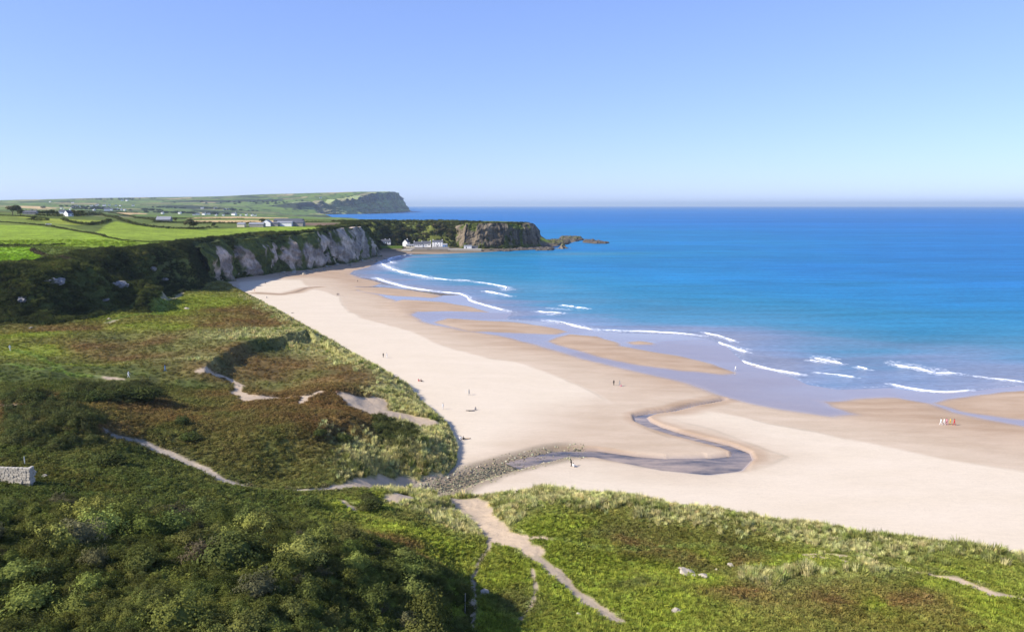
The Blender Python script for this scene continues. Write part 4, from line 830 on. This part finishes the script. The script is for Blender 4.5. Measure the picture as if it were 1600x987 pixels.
# ------------------------------------------------------------------ buildings
M_WALL = plain('white_render', (.80,.79,.76), .85, .05); M_SLATE = plain('slate_roof', (.085,.09,.105), .6, .2); M_GREYR = plain('grey_sheet_roof', (.24,.25,.27), .6, .12)
M_PANE = NT('window_pane'); M_PANE = M_PANE.surf(M_PANE.pbsdf((.02,.024,.03), .08, spec=.5)); M_FRAME = plain('painted_frame', (.7,.7,.68), .6, .05); M_BLUE = plain('blue_paint', (.12,.24,.48), .7, .08)
M_CREAM = plain('cream_render', (.72,.64,.46), .85, .06); M_STONEW = plain('grey_stone_wall', (.30,.28,.25), .9, .25); M_DOOR = plain('dark_door', (.05,.06,.07), .6, .1); M_CONC = plain('concrete', (.36,.33,.28), .9, .18)
def boxm(name, x0, x1, y0, y1, z0, z1, mat):
    v = [(x, y, z) for z in (z0, z1) for x, y in ((x0, y0), (x1, y0), (x1, y1), (x0, y1))]
    return mesh_py(name, v, [(3,2,1,0),(4,5,6,7),(0,1,5,4),(1,2,6,5),(2,3,7,6),(3,0,4,7)], [mat])
def house(lb, loc, rz, w, d, hw, hr, wall=None, roof=None, rows=(), chim=(), door=None, grp='white cottages of the harbour village', name='cottage', cat='cottage', ends=None):
    """ridge along local x; front wall faces local -y"""
    e = put(bpy.data.objects.new(name, None), lb, cat, grp); e.location = loc; e.rotation_euler = (0, 0, rz); wall = wall or M_WALL; roof = roof or M_SLATE
    a, b = w / 2, d / 2
    v = [(-a,-b,-1.5),(a,-b,-1.5),(a,b,-1.5),(-a,b,-1.5),(-a,-b,hw),(a,-b,hw),(a,b,hw),(-a,b,hw),(-a,0,hw+hr),(a,0,hw+hr)]
    put(bpy.data.objects.new('wall', mesh_py('wall', v, [(0,1,5,4),(2,3,7,6),(1,2,6,9,5),(3,0,4,8,7),(4,5,9,8),(6,7,8,9),(3,2,1,0)], [wall])), parent=e)
    o, th = .3, .18; A = a + .22; sl = hr / b
    rv = [(-A,-b-o,hw-o*sl+.06),(A,-b-o,hw-o*sl+.06),(A,0,hw+hr+.06),(-A,0,hw+hr+.06),(A,b+o,hw-o*sl+.06),(-A,b+o,hw-o*sl+.06)]; rv += [(x, y, z + th) for x, y, z in rv]
    r = put(bpy.data.objects.new('roof', mesh_py('roof', rv, [(0,3,2,1),(3,5,4,2),(6,7,8,9),(9,8,10,11),(0,1,7,6),(4,5,11,10),(1,2,8,7),(2,4,10,8),(3,0,6,9),(5,3,9,11)], [roof])), parent=e)
    for cx in chim:
        put(bpy.data.objects.new('chimney', boxm('chimney', cx * a - .45, cx * a + .45, -.4, .4, hw + hr - .5, hw + hr + 1.3, wall)), parent=r)
    for z0, z1, xs in rows:
        for x in xs:
            f = put(bpy.data.objects.new('window', boxm('window', x - .62, x + .62, -b - .06, -b + .05, z0, z1, M_FRAME)), parent=e)
            put(bpy.data.objects.new('pane', boxm('pane', x - .5, x + .5, -b - .09, -b - .03, z0 + .12, z1 - .12, M_PANE)), parent=f)
    for dx in (door or ()):
        put(bpy.data.objects.new('door', boxm('door', dx - .5, dx + .5, -b - .07, -b + .05, -.2, 2.0, M_DOOR)), parent=e)
    return e
def at(px, py): return hit(px, py)
def vill(px, y, z=None):
    q = Q(px, y, 4); z = max(3.2, float(ground(np.array([q[0]]), np.array([q[1]]))[0])) if z is None else z; return (q[0], q[1], z)
def yard(name, px0, px1, y0, y1, z, mat, lb, cat, zb=-1.0):
    x0 = Q(px0, y0, z)[0]; x1 = Q(px1, y0, z)[0]; put(bpy.data.objects.new(name, boxm(name, x0, x1, y0, y1, zb, z, mat)), lb, cat)
house('grey white cottage with two chimneys at the left end of the village', vill(603,1000,7.5), .15, 13, 6, 2.8, 2.6, rows=[(.9,2.2,(-4,-1.5,3.5))], chim=(-.1,.75), door=(1,))
house('small white gable end leaning against trees left of the first cottage', vill(593.5,1004,8.5), 1.2, 6, 5, 3.2, 2.6, rows=[(.9,2.2,(0,))], chim=(.8,))
house('tall white gabled house second group from the left in the village', vill(635,985,6.0), 1.25, 8, 7, 3.8, 3.6, rows=[(.9,2.2,(-2,2))], chim=(.8,), door=(0,))
house('low cream annex in front of the white gabled house', vill(641,972,4.6), .1, 11, 4.5, 2.0, 1.2, M_CREAM, M_GREYR, rows=[(.7,1.7,(-3,3))], door=(0,))
house('left half of the long white terrace with dark slate roof', vill(653.5,985,4.8), .05, 12, 6.5, 3.0, 2.8, rows=[(.9,2.2,(-4,-1.6,3.6))], chim=(-.85,.8), door=(1,))
house('right half of the long white terrace with dark slate roof', vill(667,986,5.0), .0, 11, 6.5, 3.2, 3.0, rows=[(.9,2.2,(-3.6,2.2,4)),], chim=(.85,), door=(-.8,))
house('two storey white house with two rows of black windows', vill(684,982,4.6), -.05, 13.5, 7, 6.0, 2.0, M_WALL, M_SLATE, rows=[(.9,2.4,(-4,-1.5,1.5,4)), (3.6,5.1,(-4,0,4))], chim=(-.9,.9), door=(0,))
house('small blue shed beside the two storey white house', vill(695.5,978,4.2), -.1, 6, 4, 2.6, 1.6, M_BLUE, M_GREYR, door=(1.2,), name='shed', cat='shed')
house('small white boathouse alone on the right below the brown cliff', vill(731,962,3.4), .05, 10, 5, 2.8, .9, M_WALL, M_GREYR, door=(-2,), name='boathouse', cat='boathouse')
house('grey stone store beside the small white boathouse', vill(742,966,3.4), .05, 8, 5, 1.6, .9, M_STONEW, M_SLATE, name='store', cat='shed')
yard('harbour_quay', 700, 752, 944, 957, 3.2, M_CONC, 'long low concrete quay along the harbour below the boathouse', 'quay')
yard('sea_wall', 640, 702, 958, 963, 3.6, M_STONEW, 'dark sea wall in front of the white terrace', 'sea wall')
yard('garden_wall', 676, 701, 967, 968, 5.0, M_STONEW, 'garden wall below the two storey white house', 'wall')
yard('slipway', 626, 642, 930, 962, 2.4, M_CONC, 'pale slipway running down to the beach from the cream annex', 'slipway')
yard('lawn', 594, 628, 968, 982, 5.2, plain('lawn_turf', (.11,.17,.02)), 'small bright green lawn in front of the left cottages', 'lawn', 1)
# farm on the plateau
fx, fy, fz = at(440, 353.5)
def farm(lb, px, w, d, hw, hr, wall, roof, py=353.5, rz=.0, **kw): house(lb, at(px, py), rz, w, d, hw, hr, wall, roof, grp='farm buildings on the plateau', name='barn', cat='barn', **kw)
farm('white gabled barn at the left of the farm row', 418, 7, 9, 3.2, 3.0, M_WALL, M_GREYR, rz=1.5); farm('low grey roofed shed left of the white gabled barn', 402, 14, 7, 2.6, 1.4, M_STONEW, M_GREYR, 354.5)
farm('long pale walled shed in the middle of the farm row', 446, 15, 9, 3.4, 1.6, M_WALL, M_GREYR); farm('low dark shed between the white barn and the pale shed', 429, 9, 8, 2.4, 1.4, M_STONEW, M_SLATE)
farm('grey shed with slate roof at the right of the farm row', 466, 12, 9, 3.4, 2.0, M_STONEW, M_SLATE); farm('long shallow roofed shed behind the farm row', 452, 30, 12, 4.6, 2.0, M_STONEW, M_SLATE, 351.5); farm('small pale shed at the far left of the farm', 378, 7, 6, 2.6, 1.4, M_CREAM, M_GREYR, 354.5)
house('grey stone farmhouse with pale roof standing alone in fields', at(257,347), .1, 14, 7, 2.6, 3.0, M_STONEW, M_GREYR, rows=[(.9,2.2,(-5,-2,2,5))], chim=(-.9,), grp=None, name='farmhouse', cat='farmhouse', door=(0,))
house('white gabled house on the skyline right of the far left trees', at(107,338), 1.3, 6, 5.5, 2.8, 2.8, chim=(.8,), rows=[(.9,2.2,(-2,2))], grp=None, name='house', cat='house'); house('small white building left of the white gabled house', at(97,334), .2, 6, 5, 3, 2, chim=(.8,), grp=None, name='house', cat='house')
house('long low slate roofed house with white chimneys at the far left', at(48,335), .1, 14, 5, 2.0, 2.2, M_STONEW, M_SLATE, chim=(.1,.9), grp=None, name='house', cat='house', rows=[(.8,2.0,(-6,-2,2,6))]); house('pale blue grey house half hidden by trees at the far left', at(30,330), .5, 7, 7, 5, 2.5, M_STONEW, M_GREYR, chim=(.5,), grp=None, name='house', cat='house')
ORD = 'first second third fourth fifth sixth seventh eighth ninth tenth eleventh twelfth'.split(); _cnt = {}
def far_label(px, py):
    for key, x0, x1, y0, y1 in (('white row just beyond the long tan strip', 300, 402, 335, 338), ('small row on the hill above the tan strip', 310, 360, 324, 330), ('upper row of the far white village', 140, 210, 320, 324), ('lower row of the far white village', 145, 198, 327, 331), ('cluster right of the far left stubble field', 90, 130, 322, 328)):
        if x0 <= px <= x1 and y0 <= py <= y1:
            _cnt[key] = _cnt.get(key, 0) + 1; return '%s house from the left in the %s' % (ORD[_cnt[key] - 1], key)
    return {120: 'white house alone on the far hillside above the far left houses', 85: 'tiny white house alone near the far left skyline', 197: 'left of two white houses under the skyline trees', 204: 'right of two white houses under the skyline trees', 254: 'white house among dark trees above the grey roofed farmhouse', 281: 'white house just right of the trees above the farmhouse', 504: 'white building high on the far headland slope', 522: 'tiny white house at the far bay shore under the headland'}[px]
for i, (px, py, sz) in enumerate([(85,316,1.2),(96,326,0.9),(113,326,1.2),(119,323.5,1.5),(120,317.5,1.2),(124,324,1.0),(143,322.5,1.2),(147,329,1),(150,322,1.3),(158,321,1.2),(163,322,1.5),(167,329.5,1.8),(173,329,1.4),(176,321.5,1.2),(181,322,1.2),(183,328,1.2),(188,322,1),(189,328.5,1.1),(195,329,1),(197,314,2),(204,314,1.8),(208,322,1.2),(254,334,1),(281,334,1.2),(303,336.5,0.9),(309,336,1.3),(316,326,1.5),(319,336,1.4),(326,335.5,1.2),(337,327,1.8),(338,337,0.9),(349,337,0.9),(351,328.5,1.6),(356,328,1.4),(366,336.5,1.8),(376,337,0.7),(385,336.8,1),(394,337.3,1),(399,337.5,0.9),(504,310,1.6),(522,333.6,1.2)]):
    house(far_label(px, py), at(px, py), rng.random() * 1.2 - .6, 9 * sz, 6 * sz, 3.2 * sz, 2.6 * sz, chim=(.8,), grp='far white houses on the farmland', name='house', cat='house')

# ------------------------------------------------------------------ stone ruin, posts, rocks
def rock(name, px, py, s, lb, col, grp=None, cat='rock', z=0, sub=2):
    q = hit(px, py); g = np.random.default_rng(int(px * 7 + py)); m = plain('rock_%s' % '_'.join('%d' % (c * 1000) for c in col), col, .9, .3, .9)
    o = bpy.data.objects.new(name, stone_mesh(g, m, 'rock_lump', sub)); o.location = (q[0], q[1], q[2] + s * .12 + z); o.scale = (s * g.uniform(.8, 1.4), s * g.uniform(.7, 1.1), s * g.uniform(.7, 1.0)); o.rotation_euler = (g.uniform(-.3, .3), g.uniform(-.3, .3), g.random() * 6); put(o, lb, cat, grp)
W_ = (.40,.345,.26)
for px, py, s, lb in [(1066,890,.65,'pale limestone rock at the left of the outcrop in the near grass'), (1075,896,.9,'largest pale limestone rock of the outcrop in the near grass'), (1084,900,.5,'low pale rock at the right foot of the largest outcrop rock'), (1098,901,.8,'flat pale rock just right of the outcrop in the near grass'), (1142,884,.45,'small pale rock right of the outcrop beside olive grass'), (905,962,.4,'small pale rock near the bottom edge beside the sandy path'), (1056,955,.55,'pale rock at the bottom edge right of the path'), (1120,890,.3,'tiny pale rock between the flat rock and the small rock'),
        (757,927,.6,'pale stone beside the thin winding path near the bottom'), (292,483,1.0,'pale boulder on the far grassy slope near the shaded hill'), (142,493,.8,'grey boulder in the grass under the shaded slope'), (170,499,.7,'second grey boulder by the trail under the shaded slope'), (48,513,.8,'grey boulder at the foot of the left scrub slope'), (371,431,1.6,'pale boulder at the corner where cliff, grass and beach meet'), (69,744,.4,'small grey rock right of the stone ruin')]:
    rock('rock', px, py, s, lb, W_, 'rocks in the grass')
for i in range(46):
    a = rng.random(); px, py = ((432 + 80 * a, 430 - 8 * a + rng.normal(0, 2.2)) if i % 2 else (512 + 95 * a, 416 - 13 * a + rng.normal(0, 2.0)))
    rock('boulder', px, py, rng.uniform(.8, 2.2), 'weathered pale boulder in the rubble below the limestone cliff', (.36,.32,.25) if i % 3 else (.24,.22,.18), 'boulders below the limestone cliff', 'boulder')
for px, py, s, lb in [(80,440,4.5,'large white rock outcrop high on the shaded left slope'), (93,441,4.0,'white outcrop just right of the large one on the shaded slope'), (33,468,3.6,'white outcrop low on the shaded slope near the left edge'), (190,446,4.2,'white outcrop band in the middle of the shaded slope'), (240,428,3.5,'pale outcrop on the shaded slope below the green shoulder'), (257,437,3.2,'pale outcrop at the right end of the shaded slope'), (165,470,2.6,'pale outcrop at the bottom of the shaded slope'), (318,400,4,'tall pale rock face at the top right of the shaded slope'), (180,444,3,'small pale outcrop left of the middle outcrop band')]:
    rock('outcrop', px, py, s * .58, lb, (.25,.24,.23), 'outcrops on the shaded slope', 'outcrop', -.35, 3)
q = hit(48, 762); M_RUIN = plain('pale_rubble_stone', (.44,.40,.33), .9, .3, 5); ru = put(bpy.data.objects.new('stone_ruin', None), 'small roofless pale stone ruin at the left edge above the thicket', 'ruin'); ru.location = (q[0], q[1], q[2] + .55); ru.rotation_euler = (0, 0, -.08)
put(bpy.data.objects.new('mortar_core', boxm('mortar_core', -5.9, -.12, .12, .75, -1, 1.7, plain('lime_mortar', (.30,.28,.24)))), parent=ru)
SM = []
for i in range(6):
    bm = bmesh.new(); bmesh.ops.create_cube(bm, size=1); 
    for v in bm.verts: v.co *= 1 + rng.uniform(-.12, .08)
    bmesh.ops.bevel(bm, geom=bm.edges[:], offset=.09, segments=1, affect='EDGES'); me = bpy.data.meshes.new('stone'); bm.to_mesh(me); bm.free(); me.materials.append(M_RUIN); SM.append(me)
def course(fn, L, rows):
    for r in range(rows):
        x = -rng.random() * .3
        while x < L:
            w = rng.uniform(.3, .62); o = bpy.data.objects.new('stone', SM[int(rng.integers(0, 6))]); fn(o, x + w / 2, r * .27 + .1 - 1 * (r < 0)); o.scale = (w * .96, .36, .27); o.parent = ru; C.objects.link(o); x += w
def ff(o, x, z): o.location = (-x - .05, .1 + rng.normal(0, .02), z)
def fs_(o, x, z): o.location = (-.1 + rng.normal(0, .02), x + .1, z); o.rotation_euler = (0, 0, math.pi / 2)
course(ff, 5.6, 8); course(fs_, .6, 8)
def post(px, py, h, r, mat, lb, lean=(0, 0)):
    q = hit(px, py); bm = bmesh.new(); bmesh.ops.create_cone(bm, cap_ends=True, segments=8, radius1=r, radius2=r * .85, depth=h); bmesh.ops.bevel(bm, geom=[e for e in bm.edges if abs(e.verts[0].co.z - e.verts[1].co.z) < .01 and e.verts[0].co.z > 0], offset=r * .3, segments=1, affect='EDGES')
    me = bpy.data.meshes.new('post'); bm.to_mesh(me); bm.free(); me.materials.append(mat); o = bpy.data.objects.new('post', me); o.location = (q[0], q[1], q[2] + h / 2 - .15); o.rotation_euler = (lean[0], lean[1], 0); put(o, lb, 'post')
post(39, 727, 1.5, .06, M_FRAME, 'thin white marker post standing behind the stone ruin'); post(727, 958, 2.6, .06, plain('weathered_wood', (.30,.28,.24)), 'thin weathered wooden post beside the winding path', (0, .02)); post(728, 615, 1.5, .04, M_FRAME, 'thin pale pole stuck in the sand beside a standing beachgoer')
q = hit(76, 351.5); car = put(bpy.data.objects.new('parked_car', None), 'small white car parked on the upper left green field', 'car'); car.location = q; car.rotation_euler = (0, 0, .15)
bv = [(-2,-.8,.35),(2,-.8,.35),(2,.8,.35),(-2,.8,.35),(-2,-.8,.85),(2,-.8,.75),(2,.8,.75),(-2,.8,.85)]; cv = [(-1.6,-.75,.84),(.9,-.75,.8),(.9,.75,.8),(-1.6,.75,.84),(-1.2,-.62,1.42),(.3,-.62,1.42),(.3,.62,1.42),(-1.2,.62,1.42)]; BX6 = [(3,2,1,0),(4,5,6,7),(0,1,5,4),(1,2,6,5),(2,3,7,6),(3,0,4,7)]
put(bpy.data.objects.new('body', mesh_py('body', bv, BX6, [M_WALL])), parent=car); put(bpy.data.objects.new('cabin', mesh_py('cabin', cv, BX6, [M_PANE])), parent=car)
bm = bmesh.new(); bmesh.ops.create_cone(bm, cap_ends=True, segments=12, radius1=.33, radius2=.33, depth=.2); wm = bpy.data.meshes.new('wheel'); bm.to_mesh(wm); bm.free(); wm.materials.append(M_DOOR)
for sx in (-1.3, 1.3):
    for sy in (-.75, .75): o = put(bpy.data.objects.new('wheel', wm), parent=car); o.location = (sx, sy, .33); o.rotation_euler = (math.pi / 2, 0, 0)

# ------------------------------------------------------------------ people
def fig(j, bones):
    """j: joint -> (x,y,z,r); bones: (a,b,material slot); one skinned body"""
    names = list(j); bm = bmesh.new(); sk = bm.verts.layers.skin.verify(); vs = {}
    for n in names:
        v = bm.verts.new(j[n][:3]); v[sk].radius = (j[n][3],) * 2; vs[n] = v
    vs['pelvis'][sk].use_root = True
    for a, b, _ in bones: bm.edges.new((vs[a], vs[b]))
    me = bpy.data.meshes.new('skeleton'); bm.to_mesh(me); bm.free(); o = bpy.data.objects.new('skeleton', me); C.objects.link(o)
    m = o.modifiers.new('skin', 'SKIN'); m.use_smooth_shade = True; o.modifiers.new('sub', 'SUBSURF').levels = 1
    bpy.context.view_layer.update(); dg = bpy.context.evaluated_depsgraph_get(); out = bpy.data.meshes.new_from_object(o.evaluated_get(dg)); bpy.data.objects.remove(o)
    c = np.array([p.center[:] for p in out.polygons]); best = np.full(len(c), 9.); idx = np.zeros(len(c), np.int32)
    for a, b, s in bones:
        A, B = np.array(j[a][:3]), np.array(j[b][:3]); u = B - A; t = np.clip(((c - A) @ u) / (u @ u + 1e-9), 0, 1); d = np.linalg.norm(c - A - t[:, None] * u, axis=1) - (j[a][3] + (j[b][3] - j[a][3]) * t)
        k = d < best; best[k] = d[k]; idx[k] = s
    out.polygons.foreach_set('material_index', idx); out.polygons.foreach_set('use_smooth', [True] * len(idx)); return out, j['head'][:3]
BON = [('pelvis','waist',0),('waist','chest',0),('chest','neck',0),('neck','head',2),('head','crown',2)]
for sd_ in 'lr':
    BON += [('chest',sd_+'sh',0),(sd_+'sh',sd_+'el',0),(sd_+'el',sd_+'wr',2),(sd_+'wr',sd_+'hand',2),(sd_+'hand',sd_+'th',2),('pelvis',sd_+'hip',1),(sd_+'hip',sd_+'kn',1),(sd_+'kn',sd_+'an',1),(sd_+'an',sd_+'toe',3)]
def pose(step=0.0, arm=0.0, lean=0.0):
    j = {'pelvis':(0,0,.93,.13),'waist':(0,lean*.2,1.08,.12),'chest':(0,lean*.5,1.33,.14),'neck':(0,lean*.8,1.52,.055),'head':(0,lean+.02,1.62,.085),'crown':(0,lean+.01,1.72,.08)}
    for sd_, s in (('l',-1),('r',1)):
        q = step * s; a = -arm * s
        j.update({sd_+'sh':(.17*s,lean*.5,1.42,.06),sd_+'el':(.23*s,lean*.5+a*.5,1.14,.045),sd_+'wr':(.25*s,lean*.5+a+.08,.90,.033),sd_+'hand':(.25*s,lean*.5+a+.11,.82,.036),sd_+'th':(.215*s,lean*.5+a+.16,.84,.014),
            sd_+'hip':(.09*s,0,.88,.10),sd_+'kn':(.10*s,q*.45+.03,.48,.065),sd_+'an':(.10*s,q-.02,.08,.042),sd_+'toe':(.11*s,q+.15,.035,.036)})
    return j
def sit():
    j = {'pelvis':(0,0,.13,.13),'waist':(0,-.05,.28,.12),'chest':(0,-.06,.52,.14),'neck':(0,-.02,.71,.055),'head':(0,.02,.81,.085),'crown':(0,.02,.91,.08)}
    for sd_, s in (('l',-1),('r',1)): j.update({sd_+'sh':(.17*s,-.06,.61,.06),sd_+'el':(.24*s,.02,.36,.045),sd_+'wr':(.2*s,.24,.40,.033),sd_+'hand':(.17*s,.32,.42,.036),sd_+'th':(.13*s,.33,.45,.014),sd_+'hip':(.1*s,.05,.12,.10),sd_+'kn':(.14*s,.42,.42,.065),sd_+'an':(.13*s,.72,.07,.042),sd_+'toe':(.14*s,.88,.06,.036)})
    return j
def lie():
    j = {'pelvis':(0,0,.12,.13),'waist':(0,-.16,.13,.12),'chest':(0,-.4,.14,.14),'neck':(0,-.6,.16,.055),'head':(0,-.71,.17,.085),'crown':(0,-.81,.17,.08)}
    for sd_, s in (('l',-1),('r',1)): j.update({sd_+'sh':(.18*s,-.5,.13,.06),sd_+'el':(.34*s,-.32,.08,.045),sd_+'wr':(.3*s,-.06,.06,.033),sd_+'hand':(.28*s,.03,.06,.036),sd_+'th':(.23*s,.02,.07,.014),sd_+'hip':(.1*s,.05,.11,.10),sd_+'kn':(.12*s,.46,.13,.065),sd_+'an':(.13*s,.86,.07,.042),sd_+'toe':(.15*s,.9,.2,.036)})
    return j
POSES = {'stand': fig(pose(.04, .03), BON), 'walk': fig(pose(.27, .2, .06), BON), 'sit': fig(sit(), BON), 'lie': fig(lie(), BON), 'bend': fig(pose(.14, -.1, .3), BON)}
SKIN = plain('skin', (.50,.32,.23), .6, .05); HAIRM = {k: plain('hair_' + k, c, .7, .1) for k, c in (('dark', (.03,.022,.015)), ('fair', (.30,.2,.09)))}
CLO = {k: plain('cloth_' + k, c, .9, .1) for k, c in dict(white=(.78,.78,.77), black=(.02,.02,.024), navy=(.03,.045,.1), red=(.5,.03,.03), pink=(.6,.2,.28), blue=(.12,.25,.5), yellow=(.62,.42,.08), grey=(.25,.25,.26), tan=(.4,.3,.2), brown=(.12,.07,.05)).items()}
def hair_mesh():
    bm = bmesh.new(); bmesh.ops.create_icosphere(bm, subdivisions=2, radius=1)
    for v in bm.verts: v.co.x *= .098; v.co.y *= .105; v.co.z = v.co.z * .115 if v.co.z > -.3 else -.06; v.co.y -= .02 if v.co.z < .05 else 0
    m = bpy.data.meshes.new('hair'); bm.to_mesh(m); bm.free(); return m
HM = hair_mesh()
def person(px, py, ps, rz, top, legs, lb, hair='dark', sc=1.0, grp='people on the beach', dz=0.0):
    me, hd = POSES[ps]; me = me.copy(); me.materials.clear()
    for m in (CLO[top], CLO[legs], SKIN, CLO['black']): me.materials.append(m)
    q = hit(px, py); o = bpy.data.objects.new('person', me); o.location = (q[0], q[1], q[2] + .01 + dz); o.rotation_euler = (0, 0, rz); o.scale = (sc,) * 3; put(o, lb, 'person', grp)
    hm = HM.copy(); hm.materials.append(HAIRM[hair]); h = bpy.data.objects.new('hair', hm); h.location = (hd[0], hd[1] - .02, hd[2] + .05); put(h, parent=o)
    if ps == 'lie': h.rotation_euler = (math.pi / 2, 0, 0); h.location = (hd[0], hd[1] - .04, hd[2] + .02)
person(599,559,'stand',.4,'black','navy','person in black standing by the dune edge far up the beach'); person(604.5,559,'walk',1.4,'white','grey','person in a white top beside the one in black by the dune')
person(654,596,'sit',-1.2,'red','brown','person in red sitting on the sand against the dune edge'); person(658,596.5,'sit',-1.0,'brown','navy','person in brown sitting next to the one in red')
person(733,617,'walk',2.6,'grey','navy','person in grey standing beside a pale pole mid beach'); person(692,640,'stand',.2,'white','white','person all in white standing alone close to the dune')
person(733,642,'lie',1.4,'black','black','person in black lying flat on the open sand'); person(738,642,'lie',1.7,'navy','black','second person in dark clothes lying flat on the sand'); person(743,641,'sit',.3,'grey','brown','person sitting just right of the two lying on the sand')
person(720,687,'sit',.8,'white','navy','person in a white top sitting by the nearest dune corner'); person(724,687,'sit',-.5,'black','navy','person in black sitting by the nearest dune corner'); person(730,685.5,'lie',1.5,'tan','brown','person lying beside the two sitting by the dune corner')
person(959,602,'stand',.3,'black','black','person in black standing on the damp sand by the runnel'); person(968,603,'walk',-.7,'grey','navy','person in grey walking on the damp sand by the runnel'); person(971,604,'sit',1.0,'pink','red','small child in pink crouching at the feet of the walker in grey',sc=.75)
person(1149,579,'walk',-1.2,'white','white','lone person in white wading at the water edge')
person(1470,664,'walk',1.5,'white','tan','leftmost of five walkers on the wet sand, in white'); person(1475,664,'walk',1.5,'white','blue','second of five walkers, white top and blue legs','fair'); person(1479,664,'walk',1.5,'pink','white','middle of five walkers, in a pink top'); person(1484.5,664,'walk',1.5,'yellow','tan','fourth of five walkers, in a yellow top','fair'); person(1491,664.5,'walk',1.5,'red','white','rightmost of five walkers, in a red top')
person(896,730,'sit',-.9,'white','black','person in a white top sitting beside the stream stones'); person(893,729,'bend',1.2,'black','black','person in black bending beside the one in white at the stream')
G2 = 'walkers on the dune paths'
person(16,548,'walk',1.2,'white','blue','walker in white at the left edge of the dunes',grp=G2); person(201,590,'walk',-1.4,'white','grey','walker in a white top at the end of the sandy trail',grp=G2); person(258,580,'walk',-1.2,'blue','navy','walker in blue on the dune path above the hollow',grp=G2)
G3 = 'tiny figures at the far end of the beach'
for px, py, ps, top, lb in [(415,444,'walk','black','tiny figure in black on far beach below the cliff corner'), (417,465.5,'sit','navy','tiny seated figure below the small dark sand channel'), (398,455,'stand','red','tiny figure in red left of the small dark sand channel'), (527,462,'walk','black','left of two tiny walkers near the far damp sand edge'), (529.5,462,'walk','navy','right of two tiny walkers near the far damp sand edge'), (559,441,'walk','black','tiny figure by the far water edge'), (457,489,'lie','black','tiny figure lying on the sand near the dune edge'), (446,489,'lie','white','tiny pale figure lying on the sand left of another')]:
    person(px, py, ps, rng.random() * 6, top, 'navy', lb, grp=G3)

# ------------------------------------------------------------------ haze
t = NT('haze_air'); vol = t.n('VolumePrincipled', {'Color': (.72,.88,1.0,1), 'Density': 4.3e-5, 'Anisotropy': 0.25}); t.t.links.new(vol.outputs[0], t.out.inputs[1])
hv = [(x, y, z) for z in (-12, 215) for x, y in ((-46000, -46000), (46000, -46000), (46000, 46000), (-46000, 46000))]
put(bpy.data.objects.new('haze', mesh_py('haze', hv, [(3,2,1,0),(4,5,6,7),(0,1,5,4),(1,2,6,5),(2,3,7,6),(3,0,4,7)], [t.m])), label='thin blue sea haze in the air over the bay', cat='haze', kind='stuff')
